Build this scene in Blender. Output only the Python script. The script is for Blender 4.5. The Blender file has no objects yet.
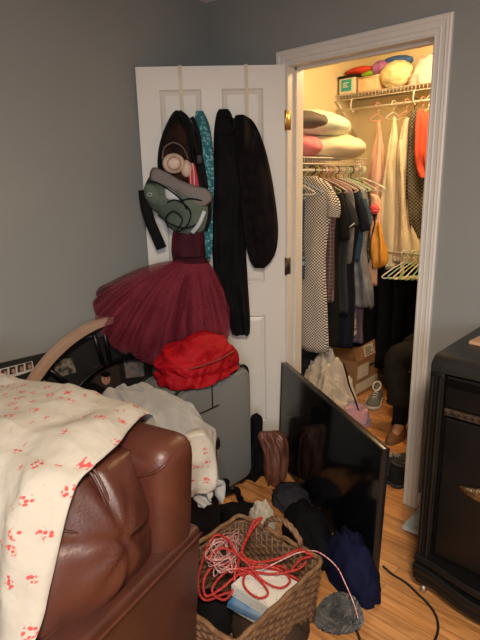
import bpy, bmesh, math, random
from mathutils import Vector, Matrix, noise
from mathutils.geometry import tessellate_polygon
PI = math.pi
S = bpy.context.scene
COL = S.collection
# ---------------------------------------------------------------- camera
FPX, PITCH, ROLL, CAMH, YAW = 518.83, math.radians(15.016), math.radians(-1.353), 1.5233, math.radians(43.095)
_F = Vector((0, math.cos(PITCH), -math.sin(PITCH))); _U = Vector((0, math.sin(PITCH), math.cos(PITCH))); _R = Vector((1, 0, 0))
_R, _U = _R*math.cos(ROLL)+_U*math.sin(ROLL), -_R*math.sin(ROLL)+_U*math.cos(ROLL)
_M = Matrix.Rotation(YAW, 3, 'Z')
CF, CR, CU = _M @ _F, _M @ _R, _M @ _U
EYE = Vector((0, 0, CAMH))
cam = bpy.data.cameras.new('camera'); camo = bpy.data.objects.new('camera', cam); COL.objects.link(camo)
mw = Matrix((CR, CU, -CF)).transposed().to_4x4(); mw.translation = EYE
camo.matrix_world = mw
cam.sensor_fit = 'VERTICAL'; cam.sensor_height = 24; cam.lens = 24*FPX/640; cam.clip_start = .02
S.camera = camo
# ---------------------------------------------------------------- light and exposure
S.view_settings.view_transform = 'Standard'; S.view_settings.look = 'None'; S.view_settings.gamma = 1
S.view_settings.use_curve_mapping = False
S.view_settings.exposure = 0.0
W = bpy.data.worlds.new('world'); S.world = W; W.use_nodes = True
W.node_tree.nodes['Background'].inputs[0].default_value = (.8, .85, 1, 1)
W.node_tree.nodes['Background'].inputs[1].default_value = .5
def area(name, loc, size, power, col, target=None):
    l = bpy.data.lights.new(name, 'AREA'); l.shape = 'DISK'; l.size = size; l.energy = power; l.color = col
    o = bpy.data.objects.new(name, l); o.location = loc; COL.objects.link(o)
    if target: o.rotation_euler = (Vector(target)-Vector(loc)).to_track_quat('-Z', 'Y').to_euler()
    return o
area('ceiling_lamp_light', (.35, -.25, 2.36), .45, 100, (1, .86, .70))
area('cool_fill_light', (1.3, -1.4, 1.5), 1.2, 40, (.80, .89, 1), (-1.5, 1.5, 1.0))  # unseen cool area light added to brighten the room; no window stands there
def point(name, loc, r, power, col):
    l = bpy.data.lights.new(name, 'POINT'); l.shadow_soft_size = r; l.energy = power; l.color = col
    o = bpy.data.objects.new(name, l); o.location = loc; COL.objects.link(o); return o
point('closet_bulb_light', (-1.22, 2.95, 2.30), .08, 36, (1, .69, .35))

# ---------------------------------------------------------------- locating helpers: pixel ray of the photo met with a real plane
def ray(px, py): return CF*FPX + CR*(px-240) + CU*(320-py)
def atz(px, py, z):
    d = ray(px, py); return EYE + d*((z-CAMH)/d.z)
class Plane:
    """vertical plane: origin o, axis a (horizontal), normal n (towards the room)"""
    def __init__(s, o, a, n): s.o = Vector(o); s.a = Vector(a).normalized(); s.n = Vector(n).normalized()
    def hit(s, px, py):
        d = ray(px, py); t = (s.o-EYE).dot(s.n)/d.dot(s.n); p = EYE+d*t
        return (p-s.o).dot(s.a), p.z
    def w(s, u, z, k=0): return Vector((s.o.x, s.o.y, 0)) + s.a*u + s.n*k + Vector((0, 0, z))
    def off(s, k): return Plane(s.o+s.n*k, s.a, s.n)
XL, YW, ZC = -2.1756, 2.1336, 2.4234          # left wall, door wall, ceiling
HIN = Vector((-1.64, 2.11, 0)); DA = Vector((.7053, .709, 0)).normalized()*-1; DN = Vector((.709, -.7053, 0))
DOOR = Plane(HIN, -DA, DN)                      # u: negative towards the free edge
def YP(y): return Plane((0, y, 0), (1, 0, 0), (0, -1, 0))
def XP(x): return Plane((x, 0, 0), (0, 1, 0), (1, 0, 0))

# ---------------------------------------------------------------- materials
def nt(name):
    m = bpy.data.materials.new(name); m.use_nodes = True; t = m.node_tree
    return m, t, t.nodes['Principled BSDF']
def N(t, typ, **kw):
    n = t.nodes.new(typ)
    for k, v in kw.items():
        if k in n.inputs: n.inputs[k].default_value = v
        else: setattr(n, k, v)
    return n
def L(t, a, b): t.links.new(a, b)
def c4(c): return (c[0], c[1], c[2], 1)
_mc = {}
def mat(name, col, rough=.7, metal=0, col2=None, scale=8, bump=0, bscale=60, spec=.5, sheen=0, alpha=1, coord='Object', emis=0, detail=3, stretch=None):
    if name in _mc: return _mc[name]
    m, t, b = nt(name)
    b.inputs['Roughness'].default_value = rough; b.inputs['Metallic'].default_value = metal
    b.inputs['Specular IOR Level'].default_value = spec if (rough < .75 or spec != .5) else .12
    if sheen: b.inputs['Sheen Weight'].default_value = sheen
    b.inputs['Alpha'].default_value = alpha
    tc = N(t, 'ShaderNodeTexCoord'); mp = N(t, 'ShaderNodeMapping'); L(t, tc.outputs[coord], mp.inputs[0])
    if stretch: mp.inputs['Scale'].default_value = stretch
    nz = N(t, 'ShaderNodeTexNoise', Scale=scale, Detail=detail); L(t, mp.outputs[0], nz.inputs['Vector'])
    c2 = col2 if col2 else tuple(x*.8 for x in col)
    mx = N(t, 'ShaderNodeMix', data_type='RGBA')
    cr = N(t, 'ShaderNodeMapRange'); cr.inputs[1].default_value = .35; cr.inputs[2].default_value = .65
    L(t, nz.outputs[0], cr.inputs[0]); L(t, cr.outputs[0], mx.inputs[0])
    mx.inputs[6].default_value = c4(col); mx.inputs[7].default_value = c4(c2)
    L(t, mx.outputs[2], b.inputs['Base Color'])
    if bump:
        n2 = N(t, 'ShaderNodeTexNoise', Scale=bscale, Detail=4); L(t, mp.outputs[0], n2.inputs['Vector'])
        bp = N(t, 'ShaderNodeBump', Strength=bump, Distance=.005); L(t, n2.outputs[0], bp.inputs['Height']); L(t, bp.outputs[0], b.inputs['Normal'])
    if emis:
        b.inputs['Emission Color'].default_value = c4(col); b.inputs['Emission Strength'].default_value = emis
    _mc[name] = m; return m
def mat_floor():
    m, t, b = nt('oak_floor')
    tc = N(t, 'ShaderNodeTexCoord')
    br = N(t, 'ShaderNodeTexBrick'); br.offset = .37; br.inputs['Scale'].default_value = 1
    br.inputs['Brick Width'].default_value = .75; br.inputs['Row Height'].default_value = .057; br.inputs['Mortar Size'].default_value = .0009
    br.inputs['Color1'].default_value = (0, 0, 0, 1); br.inputs['Color2'].default_value = (1, 1, 1, 1); br.inputs['Mortar'].default_value = (.5, .5, .5, 1)
    L(t, tc.outputs['Object'], br.inputs['Vector'])
    mp = N(t, 'ShaderNodeMapping'); mp.inputs['Scale'].default_value = (1.4, 16, 1); L(t, tc.outputs['Object'], mp.inputs[0])
    off = N(t, 'ShaderNodeVectorMath', operation='MULTIPLY_ADD'); off.inputs[1].default_value = (9, 7, 3)
    L(t, br.outputs['Color'], off.inputs[0]); L(t, mp.outputs[0], off.inputs[2])
    nz = N(t, 'ShaderNodeTexNoise', Scale=2.2, Detail=6, Distortion=1.3); L(t, off.outputs[0], nz.inputs['Vector'])
    rp = N(t, 'ShaderNodeValToRGB'); e = rp.color_ramp.elements
    e[0].position = .30; e[0].color = (.30, .115, .035, 1); e[1].position = .66; e[1].color = (.60, .29, .105, 1)
    x = rp.color_ramp.elements.new(.5); x.color = (.50, .22, .07, 1)
    L(t, nz.outputs[0], rp.inputs[0])
    hv = N(t, 'ShaderNodeHueSaturation'); mr = N(t, 'ShaderNodeMapRange'); mr.inputs[3].default_value = .82; mr.inputs[4].default_value = 1.14
    L(t, br.outputs['Color'], mr.inputs[0]); L(t, mr.outputs[0], hv.inputs['Value']); L(t, rp.outputs[0], hv.inputs['Color'])
    mx = N(t, 'ShaderNodeMix', data_type='RGBA'); L(t, br.outputs['Fac'], mx.inputs[0]); L(t, hv.outputs[0], mx.inputs[6]); mx.inputs[7].default_value = (.12, .045, .015, 1)
    L(t, mx.outputs[2], b.inputs['Base Color'])
    b.inputs['Roughness'].default_value = .33; b.inputs['Coat Weight'].default_value = .25; b.inputs['Coat Roughness'].default_value = .2
    bp = N(t, 'ShaderNodeBump', Strength=.25, Distance=.002); bp.invert = True; L(t, br.outputs['Fac'], bp.inputs['Height']); L(t, bp.outputs[0], b.inputs['Normal'])
    return m
def mat_floral(name):
    m, t, b = nt(name)
    tc = N(t, 'ShaderNodeTexCoord'); uv = tc.outputs['UV']
    v = N(t, 'ShaderNodeTexVoronoi', Scale=20, Randomness=.5); L(t, uv, v.inputs['Vector'])
    def band(sock, a, bb):
        r = N(t, 'ShaderNodeMapRange'); r.inputs[1].default_value = a; r.inputs[2].default_value = bb; r.inputs[3].default_value = 1; r.inputs[4].default_value = 0
        L(t, sock, r.inputs[0]); return r.outputs[0]
    near = band(v.outputs['Distance'], .30, .36)
    f = N(t, 'ShaderNodeTexVoronoi', Scale=110, Randomness=.8); L(t, uv, f.inputs['Vector'])
    fl = band(f.outputs['Distance'], .42, .52)
    a = N(t, 'ShaderNodeMath', operation='MULTIPLY'); L(t, near, a.inputs[0]); L(t, fl, a.inputs[1])
    near2 = band(v.outputs['Distance'], .34, .40)
    w = N(t, 'ShaderNodeTexWave', Scale=16, Distortion=9, Detail=2); w.bands_direction = 'DIAGONAL'; L(t, uv, w.inputs['Vector'])
    st = N(t, 'ShaderNodeMapRange'); st.inputs[1].default_value = .965; st.inputs[2].default_value = .995; L(t, w.outputs[1], st.inputs[0])
    a2 = N(t, 'ShaderNodeMath', operation='MULTIPLY'); L(t, near2, a2.inputs[0]); L(t, st.outputs[0], a2.inputs[1])
    m1 = N(t, 'ShaderNodeMix', data_type='RGBA'); L(t, a2.outputs[0], m1.inputs[0]); m1.inputs[6].default_value = (.44, .405, .345, 1); m1.inputs[7].default_value = (.40, .35, .27, 1)
    m2 = N(t, 'ShaderNodeMix', data_type='RGBA'); L(t, a.outputs[0], m2.inputs[0]); L(t, m1.outputs[2], m2.inputs[6]); m2.inputs[7].default_value = (.50, .07, .065, 1)
    L(t, m2.outputs[2], b.inputs['Base Color']); b.inputs['Roughness'].default_value = .85
    n2 = N(t, 'ShaderNodeTexNoise', Scale=9, Detail=3); L(t, tc.outputs['Object'], n2.inputs['Vector'])
    bp = N(t, 'ShaderNodeBump', Strength=.8, Distance=.02); L(t, n2.outputs[0], bp.inputs['Height']); L(t, bp.outputs[0], b.inputs['Normal'])
    return m
def mat_grid(name, base, spot, scale, kind='dots', rot=45, rough=.8, coord='UV', lo=.3, hi=.36):
    """regular woven/printed pattern in UV metres"""
    m, t, b = nt(name); tc = N(t, 'ShaderNodeTexCoord')
    mp = N(t, 'ShaderNodeMapping'); mp.inputs['Rotation'].default_value = (0, 0, math.radians(rot)); L(t, tc.outputs[coord], mp.inputs[0])
    if kind == 'dots':
        v = N(t, 'ShaderNodeTexVoronoi', Scale=scale, Randomness=0); v.distance = 'EUCLIDEAN'; L(t, mp.outputs[0], v.inputs['Vector']); s = v.outputs['Distance']
    elif kind == 'noise':
        v = N(t, 'ShaderNodeTexVoronoi', Scale=scale, Randomness=1); L(t, mp.outputs[0], v.inputs['Vector']); s = v.outputs['Distance']
    else:
        v = N(t, 'ShaderNodeTexBrick'); v.offset = 0; v.inputs['Scale'].default_value = scale; v.inputs['Brick Width'].default_value = 1; v.inputs['Row Height'].default_value = 1
        v.inputs['Mortar Size'].default_value = .06; v.inputs['Color1'].default_value = (0, 0, 0, 1); v.inputs['Color2'].default_value = (0, 0, 0, 1); v.inputs['Mortar'].default_value = (1, 1, 1, 1)
        L(t, mp.outputs[0], v.inputs['Vector']); s = v.outputs['Color']
    r = N(t, 'ShaderNodeMapRange'); r.inputs[1].default_value = lo; r.inputs[2].default_value = hi; L(t, s, r.inputs[0])
    mx = N(t, 'ShaderNodeMix', data_type='RGBA'); L(t, r.outputs[0], mx.inputs[0]); mx.inputs[6].default_value = c4(spot); mx.inputs[7].default_value = c4(base)
    L(t, mx.outputs[2], b.inputs['Base Color']); b.inputs['Roughness'].default_value = rough
    return m
def mat_sheer(name, col, alpha, col2=None, scale=6):
    m, t, b = nt(name); b.inputs['Roughness'].default_value = .85
    tc = N(t, 'ShaderNodeTexCoord'); nz = N(t, 'ShaderNodeTexNoise', Scale=scale, Detail=2); L(t, tc.outputs['Object'], nz.inputs['Vector'])
    mx = N(t, 'ShaderNodeMix', data_type='RGBA'); L(t, nz.outputs[0], mx.inputs[0]); mx.inputs[6].default_value = c4(col); mx.inputs[7].default_value = c4(col2 or col)
    L(t, mx.outputs[2], b.inputs['Base Color']); b.inputs['Alpha'].default_value = alpha
    b.inputs['Specular IOR Level'].default_value = .15
    return m

# ---------------------------------------------------------------- mesh helpers
def link(name, me, m, parent=None, smooth=True, label=None, loc=None):
    o = bpy.data.objects.new(name, me); COL.objects.link(o)
    if m: me.materials.append(m)
    if smooth:
        for p in me.polygons: p.use_smooth = True
    if parent is not None:
        o.parent = parent; o.matrix_parent_inverse = parent.matrix_world.inverted() if parent.type == 'EMPTY' else Matrix.Identity(4)
        if parent.type == 'EMPTY': o.matrix_parent_inverse = Matrix.Translation(-parent.location) if parent.rotation_euler.z == 0 else (Matrix.Translation(parent.location) @ Matrix.Rotation(parent.rotation_euler.z, 4, 'Z')).inverted()
    if label: o['label'] = label
    return o
def tag(o, label, cat, group=None, kind=None):
    o['label'] = label; o['category'] = cat
    if group: o['group'] = group
    if kind: o['kind'] = kind
    return o
def empty(name, loc, label=None, cat=None, group=None):
    o = bpy.data.objects.new(name, None); o.location = loc; o.empty_display_size = .05; COL.objects.link(o)
    if label: tag(o, label, cat, group)
    return o
def me_from(bm, name='m', sharp=None):
    bmesh.ops.recalc_face_normals(bm, faces=bm.faces)
    me = bpy.data.meshes.new(name); bm.to_mesh(me); bm.free()
    return me
def obj(name, bm, m, parent=None, smooth=True, label=None, auto=None):
    me = me_from(bm, name); o = link(name, me, m, parent, smooth, label)
    if auto is not None:
        me.set_sharp_from_angle(angle=math.radians(auto))
    return o
def struct(name, bm, m, smooth=False, parent=None):
    o = obj(name, bm, m, parent, smooth)
    if parent is None: o['kind'] = 'structure'
    return o
def box(bm, lo, hi, bev=0, seg=2, M=None):
    r = bmesh.ops.create_cube(bm, size=1); vs = r['verts']
    lo = Vector(lo); hi = Vector(hi); c = (lo+hi)/2; d = hi-lo
    for v in vs: v.co = Vector((v.co.x*d.x, v.co.y*d.y, v.co.z*d.z))+c
    if bev:
        es = list({e for v in vs for e in v.link_edges})
        r2 = bmesh.ops.bevel(bm, geom=es, offset=bev, segments=seg, affect='EDGES', profile=.5)
        vs = list({v for f in r2['faces'] for v in f.verts} | {v for v in vs if v.is_valid})
    if M is not None:
        for v in vs: v.co = M @ v.co
    return vs
def bxm(lo, hi, bev=0, seg=2, M=None):
    bm = bmesh.new(); box(bm, lo, hi, bev, seg, M); return bm
def catmull(pts, n=6, closed=False):
    pts = [Vector(p) for p in pts]; out = []; m = len(pts)
    rng = m if closed else m-1
    for i in range(rng):
        if closed: p0, p1, p2, p3 = pts[(i-1) % m], pts[i], pts[(i+1) % m], pts[(i+2) % m]
        else: p0, p1, p2, p3 = pts[max(i-1, 0)], pts[i], pts[i+1], pts[min(i+2, m-1)]
        for k in range(n):
            t = k/n
            out.append(.5*((2*p1)+(-p0+p2)*t+(2*p0-5*p1+4*p2-p3)*t*t+(-p0+3*p1-3*p2+p3)*t**3))
    if not closed: out.append(pts[-1])
    return out
def tube(bm, pts, r, seg=8, closed=False, flat=1, up=(0, 0, 1), cap=True, twist=0):
    """r: number or function(t); flat: squash of the section along 'up'-ish axis"""
    pts = [Vector(p) for p in pts]; n = len(pts); rings = []
    prev = None; up = Vector(up)
    for i, p in enumerate(pts):
        if closed: d = pts[(i+1) % n]-pts[(i-1) % n]
        else: d = pts[min(i+1, n-1)]-pts[max(i-1, 0)]
        if d.length < 1e-9: d = Vector((0, 0, 1))
        d.normalize()
        a = up.cross(d) if prev is None else prev - d*prev.dot(d)
        if a.length < 1e-4: a = Vector((1, 0, 0)).cross(d)
        if a.length < 1e-4: a = Vector((0, 1, 0)).cross(d)
        a.normalize(); prev = a; b = d.cross(a)
        rr = r(i/max(n-1, 1)) if callable(r) else r
        ring = []
        for k in range(seg):
            th = 2*PI*k/seg + twist*i
            ring.append(bm.verts.new(p+a*math.cos(th)*rr+b*math.sin(th)*rr*flat))
        rings.append(ring)
    m = n if closed else n-1
    for i in range(m):
        A, B = rings[i], rings[(i+1) % n]
        for k in range(seg): bm.faces.new((A[k], A[(k+1) % seg], B[(k+1) % seg], B[k]))
    if not closed and cap:
        bm.faces.new(rings[0]); bm.faces.new(rings[-1])
    return rings
def tubem(pts, r, **k):
    bm = bmesh.new(); tube(bm, pts, r, **k); return bm
def interp(rows, n):
    """catmull through tuples"""
    out = []; m = len(rows)
    for j in range(n+1):
        f = j/n*(m-1); i = min(int(f), m-2); t = f-i
        p0, p1, p2, p3 = rows[max(i-1, 0)], rows[i], rows[i+1], rows[min(i+2, m-1)]
        out.append(tuple(.5*(2*b+(-a+c)*t+(2*a-5*b+4*c-d)*t*t+(-a+3*b-3*c+d)*t**3) for a, b, c, d in zip(p0, p1, p2, p3)))
    return out
def drape(bm, pl, rows, n=40, nz=30, folds=5, amp=.01, seed=0, hem=0, rnd=.012, sq=.8, uv=True, wr=.018):
    """hanging cloth body around a vertical plane. rows top to bottom: (z, left, right, half depth)"""
    uvl = bm.loops.layers.uv.verify(); R = interp(rows, nz); rings = []; z0 = rows[0][0]
    for j, (z, l, r, dp) in enumerate(R):
        t = j/nz; ring = []
        c = (l+r)/2; hw = max(abs(r-l)/2, .002); dp = max(dp, .002)
        for k in range(n):
            th = 2*PI*k/n
            cx = math.copysign(abs(math.cos(th))**sq, math.cos(th)); sy = math.copysign(abs(math.sin(th))**sq, math.sin(th))
            ph = noise.noise(Vector((seed*3.1, t*1.2, 0)))*2.5
            f = math.sin(folds*th+ph+seed)*.6+math.sin(folds*1.7*th-ph*1.5+seed*2.3)*.4
            f += noise.noise(Vector((cx*3, t*4, seed*7.7)))*.8
            a = amp*(.25+.95*t)*f
            q = noise.noise(Vector((cx*hw*14, z*11, seed*5+sy)))*rnd
            u = c+cx*(hw+a*.5); kk = sy*(dp+q)+a*(1 if sy > 0 else -1)*abs(sy)
            kk += (1 if sy > 0 else -1)*abs(sy)**.5*wr*min(1, hw/.06)*(ridged((u*8, z*2.1, 2.0 if sy > 0 else 7.0), seed, 3)-.45)
            zz = z+(hem*f*t*t if hem else 0)
            p = pl.w(u, zz, kk); ring.append((bm.verts.new(p), cx*hw, (z0-zz), k/n))
        rings.append(ring)
    for j in range(nz):
        A, B = rings[j], rings[j+1]
        for k in range(n):
            q = (A[k], A[(k+1) % n], B[(k+1) % n], B[k])
            f = bm.faces.new([x[0] for x in q])
            for lp, x in zip(f.loops, q): lp[uvl].uv = (x[1], x[2])
    for ring, e in ((rings[0], 0), (rings[-1], 1)):
        cz = sum((x[0].co for x in ring), Vector())/n
        if e: cz.z += .03
        cv = bm.verts.new(cz)
        for k in range(n):
            f = bm.faces.new((ring[k][0], ring[(k+1) % n][0], cv))
            for lp, x in zip(f.loops, (ring[k], ring[(k+1) % n], ring[k])): lp[uvl].uv = (x[1], x[2])
def pxrows(pl, rows):
    """rows (py, pxl, pxr, depth) of the photo onto the plane"""
    out = []
    for py, a, b, d in rows:
        ua, za = pl.hit(a, py); ub, zb = pl.hit(b, py)
        out.append(((za+zb)/2, min(ua, ub), max(ua, ub), d))
    return out
def garment(name, pl, rows, m, label, cat='clothing', group=None, sleeves=(), parent=None, **k):
    bm = bmesh.new(); drape(bm, pl, pxrows(pl, rows), **k)
    for s in sleeves:   # (list of (px,py), radii list, flat, koff)
        pts = []
        for (x, y) in s[0]:
            u, z = pl.hit(x, y); pts.append(pl.w(u, z, s[3] if len(s) > 3 else 0))
        sleeve(bm, pts, s[1], s[2], pl.n, seed=len(name))
    o = obj(name, bm, m, parent)
    if label and parent is None: tag(o, label, cat, group)
    return o
def sleeve(bm, pts, radii, flat, nrm, seed=0, seg=20):
    uvl = bm.loops.layers.uv.verify()
    P = catmull(pts, 6); n = len(P); rr = [x[0] for x in interp([(r,) for r in radii], n-1)]
    rings = []; nrm = Vector(nrm)
    for i, p in enumerate(P):
        d = (P[min(i+1, n-1)]-P[max(i-1, 0)]).normalized(); a = d.cross(nrm).normalized(); b = nrm
        ring = []
        for k in range(seg):
            th = 2*PI*k/seg
            w = 1+.16*noise.noise(Vector((math.cos(th)*2, i*.35, seed+math.sin(th)*2)))+.08*math.sin(4*th+i*.3)
            ring.append((bm.verts.new(p+a*math.cos(th)*rr[i]*w+b*math.sin(th)*rr[i]*flat*w), math.cos(th)*rr[i], i*.02))
        rings.append(ring)
    for i in range(n-1):
        A, B = rings[i], rings[i+1]
        for k in range(seg):
            q = (A[k], A[(k+1) % seg], B[(k+1) % seg], B[k]); f = bm.faces.new([x[0] for x in q])
            for lp, x in zip(f.loops, q): lp[uvl].uv = (x[1], x[2])
    bm.faces.new([x[0] for x in rings[0]])
    ring = rings[-1]; c = sum((x[0].co for x in ring), Vector())/seg - (P[-1]-P[-3]).normalized()*.03
    cv = bm.verts.new(c)
    for k in range(seg): bm.faces.new((ring[k][0], ring[(k+1) % seg][0], cv))
def ridged(p, seed, octs=4):
    s = 0; a = 1; p = Vector(p)+Vector((seed*13.7, seed*5.1, seed*9.3))
    w = Vector((noise.noise(p*.7), noise.noise(p*.7+Vector((5, 3, 1))), noise.noise(p*.7+Vector((2, 8, 4)))))
    p = p+w*.9
    for o in range(octs):
        s += a*(1-abs(noise.noise(p))*2.6); a *= .5; p = p*1.95
    return s/1.9
def heap(name, c, r, m, seed=1, amp=.16, freq=2.2, sub=5, rz=0, parent=None, flat=True, tilt=None, sq=1, floor=None, uvs=False, shape=None, octs=4):
    """crumpled cloth / soft lump. c is the centre of its base"""
    bm = bmesh.new(); bmesh.ops.create_icosphere(bm, subdivisions=sub, radius=1)
    R = Matrix.Rotation(rz, 3, 'Z'); c = Vector(c)
    for v in bm.verts:
        d = v.co.normalized(); k = ridged(d*freq, seed, int(octs))
        q = d*(1+amp*(k-.5))
        if sq != 1: q = Vector([math.copysign(abs(x)**sq, x) for x in q])
        if shape: q = shape(q)
        z = q.z
        if flat:
            z = (z*.97+.03) if z > 0 else z*.10
            z = max(z, -.02)
        q = Vector((q.x*r[0], q.y*r[1], z*r[2]))
        q = R @ q
        if tilt: q = tilt @ q
        v.co = q+c
        if floor is not None and v.co.z < floor: v.co.z = floor
    if uvs:
        uvl = bm.loops.layers.uv.verify()
        for f in bm.faces:
            for lp in f.loops: lp[uvl].uv = (lp.vert.co.x+lp.vert.co.z*.5, lp.vert.co.y+lp.vert.co.z*.5)
    return obj(name, bm, m, parent)
def cushion(bm, lo, hi, bulge=.2, n=14, M=None, e=.25):
    """puffy box from lo to hi"""
    lo = Vector(lo); hi = Vector(hi); c = (lo+hi)/2; h = (hi-lo)/2
    b2 = bmesh.new(); bmesh.ops.create_cube(b2, size=2)
    bmesh.ops.subdivide_edges(b2, edges=b2.edges, cuts=n, use_grid_fill=True)
    vm = {}
    for v in b2.verts:
        p = v.co.copy(); s = p.normalized()
        q = p.lerp(s*1.35, e)
        f = [1-abs(x)**2.2 for x in p]
        q = Vector((q.x*(1+bulge*max(f[1], 0)*max(f[2], 0)), q.y*(1+bulge*max(f[0], 0)*max(f[2], 0)), q.z*(1+bulge*max(f[0], 0)*max(f[1], 0))))
        q = Vector((q.x*h.x, q.y*h.y, q.z*h.z))+c
        if M is not None: q = M @ q
        vm[v] = bm.verts.new(q)
    for f in b2.faces: bm.faces.new([vm[v] for v in f.verts])
    b2.free()
def prism(bm, poly, f, t0, t1, bev=0):
    """polygon (2D) mapped by f(x,y,t) from t0 to t1"""
    A = [bm.verts.new(f(x, y, t0)) for x, y in poly]; B = [bm.verts.new(f(x, y, t1)) for x, y in poly]; n = len(poly)
    fa = bm.faces.new(A); fb = bm.faces.new(B)
    for i in range(n): bm.faces.new((A[i], A[(i+1) % n], B[(i+1) % n], B[i]))
def puff(bm, pl, outline, depth, k0, n=72, rings=12, seed=0, wr=.0, pw=.5, back=.15):
    """star-shaped traced outline given a real, rounded thickness"""
    P = catmull([Vector((u, z, 0)) for u, z in outline], 12, True)
    cx = sum((p for p in P), Vector())/len(P)
    m = len(P); uvl = bm.loops.layers.uv.verify(); layers = []
    for side in (1, -1):
        prev = None
        for j in range(rings+1):
            t = j/rings
            if side < 0 and j == 0: row = layers[0]; prev = row; continue
            if j == rings: row = None
            else:
                row = []
                for p in P:
                    q = p.lerp(cx, t); h = (1-(1-t)**2)**pw
                    w = wr*ridged((q.x*9, q.y*9, side), seed) if t > 0 else 0
                    row.append(bm.verts.new(pl.w(q.x, q.y, k0+side*(depth if side > 0 else depth*back)*h+(w*h if side > 0 else 0))))
            if j == 0: layers.append(row)
            elif row is None:
                w = wr*ridged((cx.x*9, cx.y*9, side), seed)
                v = bm.verts.new(pl.w(cx.x, cx.y, k0+side*(depth if side > 0 else depth*back)+(w if side > 0 else 0)))
                for i in range(m): bm.faces.new((prev[i], prev[(i+1) % m], v))
            else:
                for i in range(m): bm.faces.new((prev[i], prev[(i+1) % m], row[(i+1) % m], row[i]))
            prev = row if row else prev
def pz(pl, pts): return [pl.hit(x, y) for x, y in pts]
def lathe(bm, prof, c=(0, 0, 0), seg=24, M=None):
    rings = []
    for r, z in prof:
        ring = []
        for k in range(seg):
            th = 2*PI*k/seg; p = Vector((r*math.cos(th), r*math.sin(th), z))
            p = (M @ p) if M is not None else p+Vector(c)
            ring.append(bm.verts.new(p))
        rings.append(ring)
    for a, b in zip(rings, rings[1:]):
        for k in range(seg): bm.faces.new((a[k], a[(k+1) % seg], b[(k+1) % seg], b[k]))
    bm.faces.new(rings[0]); bm.faces.new(rings[-1])

# ================================================================= SETTING
M_wall = mat('grey_wall_paint', (.255, .256, .240), .75, col2=(.249, .250, .235), scale=3, bump=.08, bscale=180)
M_white = mat('white_semigloss_paint', (.66, .62, .56), .42, col2=(.63, .59, .53), scale=4, bump=.04, bscale=40)
M_ceil = mat('ceiling_paint', (.72, .71, .68), .9, col2=(.70, .69, .66))
M_cream = mat('cream_closet_paint', (.72, .60, .37), .8, col2=(.70, .58, .35), scale=4, bump=.05, bscale=120)
M_floor = mat_floor()
X1, YB = 1.9, -2.2              # right wall and the wall behind the camera
CY, CX1 = 3.75, -.35            # closet back wall, closet right wall
OX0, OX1, OH = -1.639, -.937, 2.04   # door opening
CXL = -2.225
struct('floor', bxm((XL-.1, YB-.1, -.1), (X1+.1, CY+.1, 0)), M_floor)
struct('ceiling', bxm((XL-.1, YB-.1, ZC), (X1+.1, CY+.1, ZC+.1)), M_ceil)
struct('wall_left', bxm((XL-.1, YB-.1, 0), (XL, YW+.001, ZC)), M_wall)
struct('wall_right', bxm((X1, YB-.1, 0), (X1+.1, YW+.12, ZC)), M_wall)
struct('wall_front', bxm((XL, YB-.1, 0), (X1, YB, ZC)), M_wall)
WT = .115
JT = .018
bm = bmesh.new()
box(bm, (XL-.1, YW, 0), (OX0-JT, YW+WT-.004, ZC)); box(bm, (OX1+JT, YW, 0), (X1, YW+WT-.004, ZC)); box(bm, (OX0-JT, YW, OH+JT), (OX1+JT, YW+WT-.004, ZC))
struct('wall_back', bm, M_wall)
bm = bmesh.new()   # closet side of the same wall, cream
box(bm, (CXL-.05, YW+WT-.004, 0), (OX0-JT, YW+WT, ZC)); box(bm, (OX1+JT, YW+WT-.004, 0), (CX1, YW+WT, ZC)); box(bm, (OX0-JT, YW+WT-.004, OH+JT), (OX1+JT, YW+WT, ZC))
struct('wall_closet_front', bm, M_cream)
struct('wall_closet_left', bxm((CXL-.1, YW+WT, 0), (CXL, CY, ZC)), M_cream)
struct('wall_closet_back', bxm((CXL-.1, CY, 0), (CX1+.1, CY+.1, ZC)), M_cream)
struct('wall_closet_right', bxm((CX1, YW+WT, 0), (CX1+.1, CY, ZC)), M_cream)
# casing: a moulded profile carried round the opening with mitred corners
def casing(name, ysurf, sgn):
    prof = [(0, 0), (0, .010), (.006, .0125), (.010, .009), (.022, .0105), (.026, .0145), (.030, .0125), (.045, .014), (.050, .018), (.056, .0165), (.063, .018), (.070, .014), (.070, 0)]
    bm = bmesh.new(); rings = []
    for (cx, cz, dx, dz) in ((OX0, 0, -1, 0), (OX0, OH, -1, 1), (OX1, OH, 1, 1), (OX1, 0, 1, 0)):
        rings.append([bm.verts.new((cx+dx*a, ysurf-sgn*b, cz+dz*a)) for a, b in prof])
    for A, B in zip(rings, rings[1:]):
        for i in range(len(prof)): bm.faces.new((A[i], A[(i+1) % len(prof)], B[(i+1) % len(prof)], B[i]))
    bm.faces.new(rings[0]); bm.faces.new(rings[-1])
    return struct(name, bm, M_white)
casing('trim_1', YW, 1)
bm = bmesh.new()   # jambs and door stops
box(bm, (OX0-JT, YW, 0), (OX0, YW+WT, OH)); box(bm, (OX1, YW, 0), (OX1+JT, YW+WT, OH)); box(bm, (OX0-JT, YW, OH), (OX1+JT, YW+WT, OH+JT))
box(bm, (OX0, YW+.045, 0), (OX0+.011, YW+.078, OH)); box(bm, (OX1-.011, YW+.045, 0), (OX1, YW+.078, OH)); box(bm, (OX0, YW+.045, OH-.011), (OX1, YW+.078, OH))
struct('trim_2', bm, M_white)
bm = bmesh.new(); box(bm, (XL, YB, 0), (XL+.014, YW, .09), .004); struct('baseboard_left', bm, M_white)
bm = bmesh.new(); box(bm, (XL+.014, YW-.014, 0), (OX0-.07, YW, .09), .004); box(bm, (OX1+.07, YW-.014, 0), (X1, YW, .09), .004); struct('baseboard_back', bm, M_white)
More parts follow.
